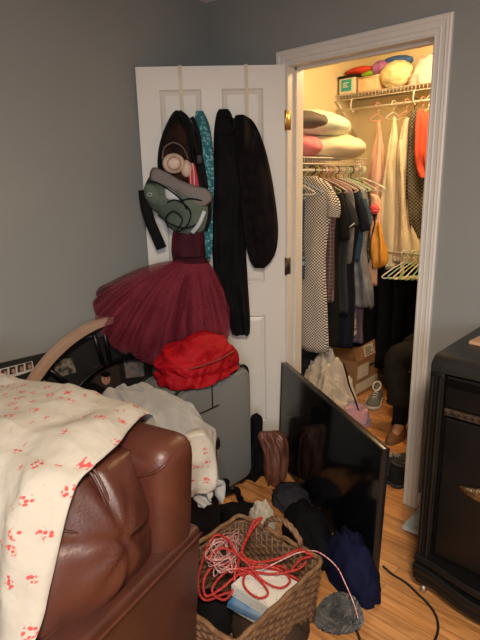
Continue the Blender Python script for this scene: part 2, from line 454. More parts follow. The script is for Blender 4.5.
bm = bmesh.new(); box(bm, (CXL, YW+WT, 0), (CXL+.012, CY, .09), .004); box(bm, (CXL+.012, CY-.012, 0), (CX1, CY, .09), .004); struct('baseboard_closet', bm, M_white)
# six panel door, opened about 135 degrees
def make_door():
    Wd, Hd, T = .70, 2.045, .034
    sx = [0, .105, .302, .398, .595, .70]; sz = [0, .22, .832, 1.006, 1.60, 1.70, 1.945, 2.045]
    sz[0] = .008
    bm = bmesh.new(); G = {}
    for side in (0, 1):
        kk = 0 if side == 0 else -T
        for i, x in enumerate(sx):
            for j, z in enumerate(sz): G[side, i, j] = bm.verts.new((x, kk, z))
        pan = []
        for i in range(5):
            for j in range(7):
                q = (G[side, i, j], G[side, i+1, j], G[side, i+1, j+1], G[side, i, j+1])
                f = bm.faces.new(q)
                if i in (1, 3) and j in (1, 3, 5): pan.append(f)
        for f in pan:
            f.normal_update()
        if side == 0:
            front = pan
        else: backp = pan
    for j in range(7):
        for i in (0, 5): bm.faces.new((G[0, i, j], G[0, i, j+1], G[1, i, j+1], G[1, i, j]))
    for i in range(5):
        for j in (0, 7): bm.faces.new((G[0, i, j], G[0, i+1, j], G[1, i+1, j], G[1, i, j]))
    bmesh.ops.recalc_face_normals(bm, faces=bm.faces)
    for f in front+backp:
        r = bmesh.ops.inset_individual(bm, faces=[f], thickness=.012, depth=-.009)
        r = bmesh.ops.inset_individual(bm, faces=[f], thickness=.026, depth=.006)
    for v in bm.verts:
        x, k, z = v.co; v.co = DOOR.w(-x-.004, z, k)
    d = struct('door_1', bm, M_white)
    Mb = mat('brass_hinge', (.62, .42, .15), .35, 1); Md = mat('dark_hinge', (.10, .08, .06), .4, .8)
    for z, mm, lb in ((1.80, Mb, 'polished brass hinge'), (1.09, Md, 'dark bronze hinge'), (.28, Md, None)):
        bm = bmesh.new()
        tube(bm, [(OX0-.004, YW-.022, z-.045), (OX0-.004, YW-.022, z+.045)], .0075, seg=10)
        box(bm, (OX0-.002, YW-.018, z-.043), (OX0+.001, YW+.014, z+.043))
        o = obj('hinge', bm, mm, d, label=lb)
    return d
make_door()

# ================================================================= SOFA
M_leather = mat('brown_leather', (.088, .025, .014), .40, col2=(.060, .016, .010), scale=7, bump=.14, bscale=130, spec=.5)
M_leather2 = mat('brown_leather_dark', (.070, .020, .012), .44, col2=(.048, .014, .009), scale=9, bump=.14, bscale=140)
SO = Vector((-.940, .846, 0)); SU = Vector((-.975, -.222, 0)).normalized(); SV = Vector((.222, -.975, 0)).normalized()
SM = Matrix((( SU.x, SV.x, 0, SO.x), (SU.y, SV.y, 0, SO.y), (0, 0, 1, 0), (0, 0, 0, 1)))
def sl(p):  # world -> sofa coordinates
    d = Vector(p)-SO; return Vector((d.dot(SU), d.dot(SV), p[2]))
sofa = empty('leather_sofa', SO, 'brown leather sofa with puffy back cushion and narrow arm, partly under a floral sheet', 'sofa')
bm = bmesh.new()
vs = box(bm, (0, .0, .06), (1.16, .16, .888), .062, 6, SM)
def shear(bm):
    for v in bm.verts:
        q = sl(v.co)
        if q.x < .3: v.co = v.co+SU*(.072*(1-q.z/.885))
shear(bm)
obj('backrest', bm, M_leather, sofa)
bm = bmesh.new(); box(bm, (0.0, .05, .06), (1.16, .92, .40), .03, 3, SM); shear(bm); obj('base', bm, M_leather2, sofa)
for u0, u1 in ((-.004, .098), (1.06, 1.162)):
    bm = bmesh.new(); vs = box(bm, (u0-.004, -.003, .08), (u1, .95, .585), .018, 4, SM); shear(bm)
    obj('armrest', bm, M_leather2, sofa)
bm = bmesh.new(); cushion(bm, (.10, .30, .38), (1.06, .94, .50), .12, 12, SM, .12); obj('seat_cushion', bm, M_leather, sofa)
# the two back cushions: puffy, wrinkled towards the seams
def back_cushion(u0, u1, seed):
    bm = bmesh.new(); cushion(bm, (u0, -1, -1), (u1, 1, 1), .12, 34, None, .26)
    for v in bm.verts:
        p = v.co.copy(); t = (p.z+1)/2      # profile: flat top, sloping front
        vb = .075+.07*max(0, t)**3; vf = .50-.145*max(0, t)**1.5
        y = (vb+vf)/2+p.y*(vf-vb)/2; z = .50+t*.375
        q = Vector((p.x, y, z)); c = Vector(((u0+u1)/2, .30, .69)); s_ = (q-c); s_.x *= .8 if abs(p.x-(u0+u1)/2) < (u1-u0)*.4 else 3; s_.normalize()
        seam = math.exp(-((q.y-.285)/.013)**2)*.013+math.exp(-((q.z-.725-.30*(q.y-.28))/.012)**2)*.011
        rad = math.exp(-((q.y-.285)**2+(q.z-.725)**2)/.012)
        ang = math.atan2(q.z-.725, q.y-.285)
        w = .020*rad*noise.noise(Vector((ang*2.6, seed, 0)))+.012*(ridged((q.x*2.4, q.y*5, q.z*3.2), seed, 3)-.45)
        if p.x < (u0+u1)/2: q.x -= .035*max(0, 1-p.y*p.y)*max(0, 1-p.z*p.z)
        q += s_*(w-seam); v.co = SM @ q
    return obj('back_cushion', bm, M_leather, sofa)
c1 = back_cushion(.108, .60, 3); c2 = back_cushion(.615, 1.055, 6)
pip = bmesh.new()
def sw(u, v, z): return SM @ Vector((u, v, z))
def sofa_px(u, pts):
    pl = Plane(SO+SU*u, SV, -SU); return [pl.w(*pl.hit(x, y)) for x, y in pts]
for dv in (-.006, .006):
    tube(pip, catmull([sw(.16, .285+dv, .905), sw(.112, .285+dv, .88), sw(.078, .285+dv, .82), sw(.056, .286+dv, .735), sw(.060, .29+dv, .65), sw(.100, .295+dv, .57)], 6), .0035, seg=8)
tube(pip, catmull([sw(.14, .40, .80), sw(.108, .385, .79), sw(.078, .34, .765), sw(.056, .287, .735)], 6), .0035, seg=8)
tube(pip, catmull([sw(.056, .287, .735), sw(.070, .22, .715), sw(.100, .15, .70)], 6), .003, seg=8)
obj('piping', pip, M_leather2, c1)
bm = bmesh.new()
tube(bm, catmull([sw(.026, .06, .872), sw(.018, .11, .862), sw(.020, .146, .845), sw(.05, .160, .825), sw(.11, .161, .80)], 8), .003, seg=6)
tube(bm, catmull([sw(.003, .02, .578), sw(.001, .5, .577), sw(.001, .93, .577)], 8), .004, seg=6)
tube(bm, catmull([sw(.096, .17, .583), sw(.098, .5, .584), sw(.098, .93, .584)], 8), .003, seg=6)
obj('seam', bm, M_leather, sofa)
for u, v in ((.06, .06), (1.1, .06), (.06, .86), (1.1, .86)):
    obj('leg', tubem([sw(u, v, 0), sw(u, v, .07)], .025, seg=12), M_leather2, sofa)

# ---- floral sheet over the sofa
M_floral = mat_floral('floral_cotton')
def sheet():
    E = [(.17, -.035, .80), (.17, -.02, .87), (.172, .02, .896), (.150, .10, .900), (.118, .18, .902), (.104, .255, .900), (.098, .325, .893), (.094, .362, .862), (.092, .398, .80), (.090, .444, .70), (.088, .475, .64), (.088, .515, .605), (.092, .62, .60), (.092, .85, .60)]
    nT, nU = 90, 70
    C = interp(E, nT); bm = bmesh.new(); uvl = bm.loops.layers.uv.verify(); G = []
    s = 0
    for j, (u, v, z) in enumerate(C):
        if j: s += (Vector(C[j])-Vector(C[j-1])).length
        row = []
        for i in range(nU+1):
            t = i/nU; du = t*(1.0-u)
            uu = u+du; t2 = j/nT
            ph = 2.5*noise.noise(Vector((uu*1.5, s*1.2, 0)))
            w = .040*max(0, ridged((uu*1.6+s*1.1, s*1.3-uu*.5, .3), 4, 3)-.25)*min(1, t*6+.25)
            lo = min(1, max(0, (t2-.40)/.2))
            fold = (.014+.014*lo)*(1+math.sin(uu*26+s*5+ph*2))*.5*min(1, t*10+.2)+.006*(1+math.sin(uu*61+ph*5))*.5*lo+.020*max(0, ridged((uu*5+s*3.2, s*2.2-uu*1.2, 4.0), 9, 3)-.45)*min(1, t*8)
            zd = -.02*lo*t if t2 > .75 else 0
            d = Vector((0, .15, 1)) if t2 < .42 else Vector((0, 1, .35))
            P = Vector((uu, v, z+zd))+d*(w+fold+.003+.020*min(1, t*7))
            if t2 > .75: P.z -= .07*min(1, t*5)*min(1, (t2-.75)/.08)
            if t2 < .2: P.y += .10*min(1, max(0, (t-.5)/.3))*(1-t2/.2)
            row.append((bm.verts.new(SM @ P), uu, s))
        G.append(row)
    for j in range(nT):
        for i in range(nU):
            q = (G[j][i], G[j][i+1], G[j+1][i+1], G[j+1][i]); f = bm.faces.new([x[0] for x in q])
            for lp, x in zip(f.loops, q): lp[uvl].uv = (x[1], x[2])
    o = obj('floral_sheet', bm, M_floral)
    md = o.modifiers.new('thick', 'SOLIDIFY'); md.thickness = .003; md.offset = -1
    tag(o, 'cream cotton bed sheet with small red flowers draped over the leather sofa', 'sheet')
    return o
fs = sheet()
bm = bmesh.new(); pl = Plane(SO+SU*.03+SV*-.06, -SU, -SV)
# corner of the sheet that hangs down behind the backrest
pl2 = Plane((-1.16, 1.02, 0), (.25, .968, 0), (.968, -.25, 0))
drape(bm, pl2, pxrows(pl2, [(432, 185, 203, .02), (446, 182, 213, .03), (465, 182, 216, .032), (482, 183, 216, .03), (492, 186, 210, .02)]), n=40, nz=24, folds=4, amp=.008, seed=5, rnd=.02)
obj('hanging_corner', bm, M_floral, fs)

# ---- black chest behind the sofa with a grey blanket on it
M_blkplastic = mat('black_plastic', (.006, .006, .0065), .5, spec=.3, bump=.05, bscale=80)
ch = empty('storage_chest', (-1.7, 1.1, 0), 'low black storage chest between the sofa back and the grey suitcase, under a blanket', 'chest')
obj('body', bxm((-2.12, .93, .02), (-1.27, 1.22, .55), .012), M_blkplastic, ch)
obj('lid', bxm((-2.13, .92, .552), (-1.26, 1.23, .60), .012), M_blkplastic, ch)
for x in (-2.05, -1.34):
    for y in (.98, 1.17): obj('foot', bxm((x-.025, y-.02, 0), (x+.025, y+.02, .025), .004), M_blkplastic, ch)
M_blanket = mat('grey_blanket', (.34, .33, .31), .95, col2=(.30, .29, .275), scale=5, bump=.5, bscale=90, sheen=.2)
# ================================================================= ARCHED HEADBOARD, PHOTO BOARD
M_ash = mat('light_bent_wood', (.42, .27, .19), .5, col2=(.37, .23, .155), scale=5, stretch=(1, 1, 8), bump=.1)
M_blk = mat('black_lacquer', (.006, .006, .0065), .32, spec=.35)
hb = empty('arched_headboard', (-2.10, 1.39, 0), 'arched light wood frame with black spokes leaning against the left wall', 'headboard')
cY, cZ, RR = 1.352, .322, .59
def arc(r, a0, a1, n=40): return [Vector((-2.105, cY+r*math.cos(a0+(a1-a0)*i/n), cZ+r*math.sin(a0+(a1-a0)*i/n))) for i in range(n+1)]
def flatbar(path, w, th):
    bm = bmesh.new(); rings = []
    for i, p in enumerate(path):
        d = (path[min(i+1, len(path)-1)]-path[max(i-1, 0)]).normalized(); s = Vector((1, 0, 0)); b = d.cross(s).normalized()
        rings.append([bm.verts.new(p+s*x*th/2+b*y*w/2) for x, y in ((-1, -1), (.75, -1), (1, -.8), (1, .8), (.75, 1), (-1, 1))])
    for A, B in zip(rings, rings[1:]):
        for k in range(6): bm.faces.new((A[k], A[(k+1) % 6], B[(k+1) % 6], B[k]))
    bm.faces.new(rings[0]); bm.faces.new(rings[-1]); return bm
path = [Vector((-2.105, cY+RR-.018, .0))]+arc(RR-.018, 0, PI, 60)+[Vector((-2.105, cY-RR+.018, .0))]
obj('wooden_rim', flatbar(path, .036, .05), M_ash, hb, auto=40)
obj('inner_rim', flatbar([Vector((-2.105, cY+RR-.044, .0))]+arc(RR-.044, 0, PI, 60)+[Vector((-2.105, cY-RR+.044, .0))], .014, .03), M_blk, hb)
obj('inner_arch', tubem(arc(.36, 0, PI, 40), .010, seg=8), M_blk, hb)
for ang in (28, 34, 62, 68, 96, 102, 130, 136, 158):
    a = math.radians(ang)
    obj('spoke', tubem([(-2.105, cY+.36*math.cos(a), cZ+.36*math.sin(a)), (-2.105, cY+.545*math.cos(a), cZ+.545*math.sin(a))], .011, seg=8), M_blk, hb)
obj('crossbar', bxm((-2.115, cY-.55, .30), (-2.095, cY+.55, .34), .004), M_blk, hb)
M_board = mat('black_poster_board', (.014, .013, .013), .6)
pb = empty('photo_board', (-2.16, 1.2, 0), 'black photo board on the left wall covered with snapshots behind the arched frame', 'photo board')
WP = XP(-2.158)
def quadw(pl, c, th=.004):
    bm = bmesh.new(); pts = [pl.hit(x, y) for x, y in c]
    prism(bm, pts, lambda x, y, t: pl.w(x, y, t), 0, th); return bm
bm = bmesh.new(); prism(bm, pz(WP, [(-20, 368), (50, 352), (90, 338), (152, 330), (152, 395), (60, 440), (-20, 450)]), lambda x, y, t: WP.w(x, y, t), -.006, .004); obj('board', bm, M_board, pb, False)
M_paper = mat('white_photo_paper', (.62, .60, .56), .4)
obj('photo_strip', quadw(WP.off(.005), [(-8, 371), (32, 361), (34, 370), (-6, 383)]), M_paper, pb, False)
M_ph = [mat('photo_print_dark', (.05, .035, .03), .35), mat('photo_print_skin', (.50, .27, .19), .4), mat('photo_print_mixed', (.30, .26, .20), .35, col2=(.05, .045, .04), scale=45), mat('photo_print_blue', (.10, .13, .17), .35, col2=(.3, .2, .17), scale=50)]
def oval(pl, cx, cy, rx, ry, k=.006, th=.003):
    bm = bmesh.new(); pts = [pl.hit(cx+rx*math.cos(2*PI*i/16), cy+ry*math.sin(2*PI*i/16)) for i in range(16)]
    prism(bm, pts, lambda x, y, t: pl.w(x, y, t), k, k+th); return bm
for i in range(4):
    x = 4+i*8.1; y = 373.0-i*2.25
    f = obj('snapshot', quadw(WP.off(.008), [(x-3, y-3.2), (x+3, y-4.6), (x+3.4, y+2.4), (x-2.6, y+4)], .002), M_ph[0], pb, False)
    obj('portrait', oval(WP, x+.2, y-.2, 1.7, 2.3, .0095, .002), M_ph[1], f, False)
for c, mm in (([(52, 360), (72, 358), (76, 372), (56, 378)], 2), ([(123, 358), (142, 352), (144, 376), (126, 378)], 3), ([(124, 345), (140, 343), (141, 350), (125, 354)], 2)):
    obj('snapshot', quadw(WP.off(.005), c), M_ph[mm], pb, False)
f = obj('snapshot', quadw(WP.off(.005), [(92, 366), (118, 362), (121, 388), (95, 392)]), M_ph[0], pb, False, 'portrait photo of a dark haired child in dark clothes')
obj('face', oval(WP, 104.5, 378.5, 4.3, 5.6, .0105, .002), M_ph[1], f, False)
obj('hair', oval(WP, 104.2, 373.8, 5.0, 2.9, .0125, .0015), M_blk, f, False)
bm = oval(WP, 102.9, 378.3, .6, .5, .0128, .001); b2 = None
obj('eye', bm, M_blk, f, False); obj('eye', oval(WP, 106.3, 377.9, .6, .5, .0128, .001), M_blk, f, False)
obj('mouth', oval(WP, 104.9, 381.4, 1.3, .4, .0128, .001), mat('photo_print_lips', (.35, .1, .08), .5), f, False)

# ================================================================= SUITCASE
M_scase = mat_grid('grey_woven_nylon', (.165, .17, .168), (.10, .105, .105), 230, 'dots', 45, .8, 'Object', .2, .5)
SC = Vector((-1.735, 1.515, 0))
suit = empty('suitcase', SC, 'upright grey fabric suitcase with black piping beside the open door', 'suitcase')
yc = 1.552; hy = .238; x0, x1 = -1.87, -1.60
def rrect(hy, hz, r, zc, n=8):
    out = []
    for (sy, sz, a0) in ((1, 1, 0), (-1, 1, PI/2), (-1, -1, PI), (1, -1, 1.5*PI)):
        for i in range(n+1):
            a = a0+PI/2*i/n; out.append((sy*(hy-r)+r*math.cos(a), zc+sz*(hz-r)+r*math.sin(a)))
    return out
def scbody(xa, xb, hy, hz, zc, r=.05, edge=.012):
    bm = bmesh.new(); rings = []
    for x, s in ((xa, edge), (xa+edge*.4, edge*.3), (xa+edge, 0), (xb-edge, 0), (xb-edge*.4, edge*.3), (xb, edge)):
        rings.append([bm.verts.new((x, yc+p[0], p[1])) for p in rrect(hy-s, hz-s, r, zc)])
    n = len(rings[0])
    for A, B in zip(rings, rings[1:]):
        for k in range(n): bm.faces.new((A[k], A[(k+1) % n], B[(k+1) % n], B[k]))
    bm.faces.new(rings[0]); bm.faces.new(rings[-1]); return bm
zc = .345; hz = .305
obj('shell', scbody(x0, x1-.03, hy, hz, zc), M_scase, suit, auto=50)
obj('front_pocket', scbody(x1-.04, x1, hy-.012, hz-.012, zc, .045), M_scase, suit, auto=50)
for x in (x0+.004, x1-.032):
    obj('piping', tubem([Vector((x, yc+p[0], p[1])) for p in rrect(hy+.002, hz+.002, .05, zc)], .007, seg=8, closed=True), M_blkplastic, suit)
bm = bmesh.new()
tube(bm, [(x1+.001, yc-.04, .64), (x1+.001, yc-.04, .52)], .0035, seg=6)
tube(bm, [(x1+.001, yc-.21, .52), (x1+.001, yc+.0, .52)], .0035, seg=6)
obj('zipper', bm, M_blkplastic, suit)
bm = bmesh.new(); tube(bm, catmull([(x1-.10, yc+hy+.002, .14), (x1-.10, yc+hy+.018, .17), (x1-.10, yc+hy+.02, .5), (x1-.10, yc+hy+.016, .60), (x1-.10, yc+hy-.02, .655), (x1-.10, yc+hy-.07, .655)], 8), .009, seg=10)
obj('side_handle', bm, M_blkplastic, suit)
bm = bmesh.new(); tube(bm, catmull([(x0+.1, yc-.08, .65), (x0+.1, yc-.07, .672), (x0+.1, yc+.07, .672), (x0+.1, yc+.08, .65)], 8), .010, seg=10, flat=.6)
obj('top_handle', bm, M_blkplastic, suit)
for y in (yc-.19, yc+.19):
    for x in (x0+.04, x1-.05):
        bm = bmesh.new(); tube(bm, [(x, y-.012, .024), (x, y+.012, .024)], .024, seg=20); box(bm, (x-.016, y-.018, .024), (x+.016, y+.018, .05), .004)
        obj('wheel', bm, M_blkplastic, suit)
# red bag on top
M_red = mat('red_nylon', (.37, .003, .010), .66, spec=.2, col2=(.29, .002, .008), scale=5, bump=.9, bscale=22)
def rb_shape(q):
    q = q.copy(); q.z += -.10*math.exp(-((q.z+.05)/.12)**2)*0
    r = 1-.07*math.exp(-((q.z-.12+.12*q.y)/.07)**2); return Vector((q.x*r, q.y*r, q.z))
rbag = heap('red_bag', (-1.715, 1.535, .655), (.150, .215, .185), M_red, 7, .19, 1.3, 6, shape=rb_shape, sq=.86, octs=4)
tag(rbag, 'crumpled bright red nylon bag lying on top of the grey suitcase', 'bag')
bm = bmesh.new(); tube(bm, catmull([(-1.60, 1.39, .745), (-1.573, 1.46, .752), (-1.566, 1.55, .758), (-1.578, 1.64, .765)], 8), .005, seg=8)
obj('zipper', bm, mat('dark_red_zip', (.22, .01, .012), .6), rbag)

# ================================================================= THINGS ON THE DOOR
M_cream_strip = mat('cream_metal_strip', (.60, .50, .36), .45)
for (px, lab) in ((180, 'slim cream over-door hook above the backpack, left of two'), (246, 'slim cream over-door hook above the fuzzy black jacket, right of two')):
    u, z = DOOR.hit(px, 70)
    bm = bmesh.new()
    def bb(u0, u1, k0, k1, z0, z1):
        pts = [DOOR.w(a, c, b) for a in (u0, u1) for b in (k0, k1) for c in (z0, z1)]
        vs = [bm.verts.new(p) for p in pts]
        for f in ((0, 1, 3, 2), (4, 5, 7, 6), (0, 1, 5, 4), (2, 3, 7, 6), (0, 2, 6, 4), (1, 3, 7, 5)): bm.faces.new([vs[i] for i in f])
    bb(u-.009, u+.009, .0005, .003, 1.74, 2.050); bb(u-.009, u+.009, -.037, .003, 2.0465, 2.050); bb(u-.009, u+.009, -.038, -.035, 1.99, 2.050)
    tube(bm, catmull([DOOR.w(u, 1.78, .002), DOOR.w(u, 1.765, .025), DOOR.w(u, 1.775, .05), DOOR.w(u, 1.80, .06)], 6), .004, seg=8)
    tag(obj('over_door_hook', bm, M_cream_strip, smooth=False), lab, 'hook')
# --- black hooded jackets
M_blkfab = mat('black_jersey', (.005, .0045, .0055), .9, col2=(.007, .006, .007), scale=12, bump=.5, bscale=140)
M_blkfleece = mat('black_fleece', (.005, .004, .0045), .95, col2=(.010, .006, .007), scale=26, bump=1, bscale=170)
P1 = DOOR.off(.055)
hood = garment('black_hoodie', P1, [(109, 219, 228, .01), (116, 216, 232, .03), (135, 214, 236, .042), (170, 214, 240, .045), (210, 213, 244, .045), (250, 213, 246, .045), (290, 216, 248, .045), (318, 226, 249, .04), (334, 232, 249, .03)], M_blkfab,
    'long plain black hooded jacket hanging in the middle of the door', folds=5, amp=.012, seed=2, hem=.008, rnd=.016, wr=.045, n=64, nz=50)
u, z = P1.hit(232, 122)
bm = bmesh.new(); pts = [P1.w(*P1.hit(x, y), k) for x, y, k in ((224, 114, .035), (232, 120, .045), (234, 128, .05), (229, 134, .05), (222, 133, .048), (218, 128, .045))]
tube(bm, catmull(pts, 8), .006, seg=8); obj('drawstring_loop', bm, M_blkfab, hood)
P2 = DOOR.off(.055)
fj = garment('black_fleece_jacket', P2, [(115, 236, 244, .012), (122, 233, 253, .035), (140, 234, 262, .048), (165, 236, 269, .05), (200, 239, 275, .05), (230, 243, 278, .05), (250, 247, 276, .048), (262, 251, 270, .04), (268, 256, 264, .02)], M_blkfleece,
    'fuzzy black fleece jacket hanging nearest the door hinges', folds=4, amp=.010, seed=9, rnd=.024, wr=.055, n=64, nz=50)
# --- turquoise scarf
M_turq = mat_grid('turquoise_ruffle', (.02, .13, .16), (.24, .52, .54), 75, 'noise', 0, .9, 'UV', .12, .5)
P3 = DOOR.off(.065)
garment('turquoise_scarf', P3, [(111, 196, 203, .012), (125, 195, 209, .03), (150, 197, 213, .035), (180, 199, 214, .035), (215, 200, 213, .035), (245, 203, 212, .03), (259, 204, 210, .015)], M_turq,
    'turquoise ruffled scarf hanging between the backpack and black hoodie', 'scarf', folds=6, amp=.012, seed=4, rnd=.03, n=48, nz=50)
# --- backpack
BP = DOOR.off(.06)
bp = empty('backpack', BP.w(BP.hit(180, 180)[0], 1.3), 'green and grey sports backpack hanging open on the left half of the door', 'backpack')
M_bpblk = mat('black_webbing', (.007, .007, .0075), .8, bump=.3, bscale=200)
M_bpgrn = mat('sage_green_nylon', (.13, .165, .125), .75, col2=(.075, .10, .078), scale=6, bump=.25, bscale=60)
M_bpgry = mat('taupe_grey_nylon', (.20, .18, .17), .75, col2=(.17, .15, .145), scale=6, bump=.25, bscale=60)
M_refl = mat('silver_reflective', (.45, .47, .50), .4)
M_brn = mat('brown_lining', (.045, .016, .010), .9, col2=(.012, .007, .006), scale=9, bump=.4)
bm = bmesh.new(); puff(bm, BP, pz(BP, [(178, 112), (188, 120), (198, 140), (206, 165), (211, 190), (208, 215), (190, 228), (170, 225), (155, 205), (158, 180), (160, 155), (166, 130)]), .05, -.01, seed=1, wr=.004, back=.8); obj('shell', bm, M_bpblk, bp)
bm = bmesh.new(); puff(bm, BP, pz(BP, [(178, 119), (185, 128), (190, 145), (193, 165), (192, 182), (180, 186), (167, 178), (163, 160), (166, 138), (172, 124)]), .02, .035, seed=2, wr=.012); obj('open_compartment', bm, M_brn, bp)
bm = bmesh.new(); tube(bm, catmull([BP.w(*BP.hit(x, y), .045) for x, y in ((178, 113), (169, 125), (162, 145), (160, 165), (164, 183), (178, 192), (192, 190), (196, 172), (192, 150), (186, 128))], 8, True), .007, seg=8, closed=True); obj('opening_edge', bm, M_bpblk, bp)
bm = bmesh.new(); puff(bm, BP, pz(BP, [(158, 168), (166, 173), (178, 180), (192, 186), (206, 189), (213, 198), (212, 218), (204, 232), (188, 236), (172, 229), (160, 215), (150, 206), (145, 195), (147, 182)]), .075, .03, seed=3, wr=.012); obj('front_pocket', bm, M_bpgrn, bp)
bm = bmesh.new(); puff(bm, BP, pz(BP, [(155, 168), (168, 172), (180, 179), (194, 185), (208, 189), (213, 198), (208, 205), (198, 207), (188, 202), (178, 194), (164, 186), (152, 179)]), .03, .078, seed=5, wr=.006); obj('pocket_panel', bm, M_bpgry, bp)
bm = bmesh.new(); puff(bm, BP, pz(BP, [(148, 184), (157, 184), (164, 191), (166, 203), (158, 206), (149, 200), (146, 192)]), .035, .075, seed=6, wr=.004); o = obj('side_pocket', bm, M_bpgrn, bp)
bm = bmesh.new()
tube(bm, [BP.w(*BP.hit(152.5+2.3*math.cos(a), 194+1.6*math.sin(a)), .112) for a in [2*PI*i/12 for i in range(12)]], .0015, seg=6, closed=True)
obj('emblem', bm, M_refl, o)
bm = bmesh.new(); tube(bm, catmull([BP.w(*BP.hit(x, y), k) for x, y, k in ((150, 181, .085), (160, 183, .105), (172, 190, .115), (183, 199, .118), (188, 208, .115))], 8), .006, seg=8, flat=.6); obj('zipper', bm, M_bpblk, bp)
bm = bmesh.new(); puff(bm, BP, pz(BP, [(168, 187), (178, 193), (181, 199), (176, 200), (168, 197)]), .008, .108, seed=7)
obj('reflective_patch', bm, M_refl, bp)
bm = bmesh.new(); tube(bm, catmull([BP.w(*BP.hit(x, y), k) for x, y, k in ((205, 210, .095), (200, 222, .105), (193, 231, .095))], 8), .011, seg=8, flat=.35, up=DN); obj('reflective_strip', bm, M_refl, bp)
bm = bmesh.new(); tube(bm, catmull([BP.w(*BP.hit(x, y), k) for x, y, k in ((168, 203, .10), (176, 199, .12), (186, 203, .125), (192, 212, .125), (188, 224, .12), (178, 230, .11), (184, 218, .125), (176, 210, .12), (168, 216, .11), (170, 226, .10))], 8), .0035, seg=6); obj('bungee_cord', bm, M_bpblk, bp)
def strap(pts, r=.013, par=None, flat=.3, m=None, name='strap'):
    bm = bmesh.new(); tube(bm, catmull([BP.w(*BP.hit(x, y), k) for x, y, k in pts], 8), r, seg=8, flat=flat, up=DN); return obj(name, bm, m or M_bpblk, par or bp)
strap([(179, 113, .02), (188, 122, .05), (196, 145, .06), (202, 165, .06), (206, 188, .05)], .014)
strap([(192, 118, .03), (197, 130, .05), (201, 150, .06), (200, 175, .06), (204, 200, .085)], .010)
strap([(144, 190, .01), (146, 205, .018), (151, 222, .024), (157, 236, .024), (162, 248, .02)], .026)
strap([(208, 196, .085), (210, 212, .08), (206, 230, .06)], .008)
bm = bmesh.new()
o_, z_ = BP.hit(200, 160)
vs = box(bm, (-.014, -.02, -.006), (.014, .02, .006), .003)
for v in vs: v.co = BP.w(o_+v.co.x, z_+v.co.y, .072+v.co.z)
obj('buckle', bm, M_blkplastic, bp)
strap([(172, 121, .05), (182, 126, .06), (190, 136, .065), (194, 150, .065)], .004)
strap([(182, 200, .112), (192, 198, .112), (203, 200, .10)], .004)
strap([(160, 214, .09), (172, 222, .108), (186, 226, .110), (200, 222, .10)], .0035)
# --- headphones tucked in the opening
hp = empty('headphones', BP.w(BP.hit(176, 163)[0], BP.hit(176, 163)[1], .07), 'cream over-ear headphones tucked into the open backpack', 'headphones')
M_hp = mat('cream_plastic', (.60, .44, .34), .45); M_hpd = mat('headphone_cushion', (.36, .24, .19), .7)
def ball(c, r, sc=(1, 1, 1), seg=20):
    bm = bmesh.new(); bmesh.ops.create_uvsphere(bm, u_segments=seg, v_segments=seg//2, radius=r)
    for v in bm.verts:
        v.co = Vector(c)+BP.a*v.co.x*sc[0]+Vector((0, 0, 1))*v.co.y*sc[1]+BP.n*v.co.z*sc[2]
    return bm
cu, cz_ = BP.hit(175, 164)
o = obj('ear_cup', ball(BP.w(cu, cz_, .075), .05, (1.05, .92, .55)), M_hp, hp)
bm = bmesh.new(); tube(bm, [BP.w(cu+.030*math.cos(a)+.004, cz_+.028*math.sin(a), .101) for a in [2*PI*i/20 for i in range(20)]], .0035, seg=6, closed=True); obj('cup_ring', bm, M_hpd, o)
cu2, cz2 = BP.hit(187, 169)
obj('ear_cup', ball(BP.w(cu2, cz2, .06), .040, (.7, 1, .6)), M_hp, hp)
bm = bmesh.new(); tube(bm, catmull([BP.w(*BP.hit(x, y), k) for x, y, k in ((164, 160, .065), (166, 149, .07), (175, 144, .075), (184, 149, .07), (189, 160, .065))], 8), .007, seg=8, flat=.6); obj('headband', bm, mat('dark_headband', (.10, .06, .05), .6), hp)
# small things poking out of the bag
bm = bmesh.new(); puff(bm, BP, pz(BP, [(190, 166), (195, 164), (199, 180), (200, 190), (192, 190), (189, 180)]), .01, .062); tag(obj('striped_pouch', bm, mat_grid('red_white_stripe', (.55, .45, .40), (.40, .02, .04), 40, 'grid', 0, .7, 'Object')), 'small red and white pouch sticking out of the backpack', 'pouch')
# --- maroon dress with tulle skirt
TP = DOOR.off(.11)
M_vel = mat('maroon_satin', (.060, .004, .012), .7, col2=(.035, .002, .007), scale=8, spec=.2, bump=.4)
tut = empty('tulle_dress', TP.w(TP.hit(188, 265)[0], 1.0), 'maroon dress with a full layered tulle skirt hanging under the backpack', 'dress')
bm = bmesh.new(); drape(bm, TP.off(-.02), pxrows(TP, [(222, 176, 200, .02), (235, 172, 204, .035), (250, 171, 205, .04), (262, 173, 206, .04), (274, 172, 208, .045)]), folds=4, amp=.004, seed=3, nz=16); obj('bodice', bm, M_vel, tut)
TP = DOOR.off(.17)
M_t1 = mat('tulle_inner', (.050, .008, .016), .9, col2=(.03, .005, .010), scale=7)
def sheerm(name, c, c2, a): return mat_sheer(name, c, a, c2, 9)
M_t2 = sheerm('tulle_middle', (.19, .018, .038), (.07, .006, .014), .72); M_t3 = sheerm('tulle_outer', (.34, .052, .075), (.16, .016, .032), .50)
bm = bmesh.new(); drape(bm, TP.off(-.01), pxrows(TP, [(258, 176, 205, .03), (268, 164, 211, .05), (284, 140, 217, .075), (300, 118, 222, .085), (318, 116, 224, .09), (335, 130, 225, .085), (348, 146, 220, .075)]), n=90, nz=36, folds=8, amp=.014, seed=2, hem=.02, wr=.03)
obj('underskirt', bm, M_t1, tut)
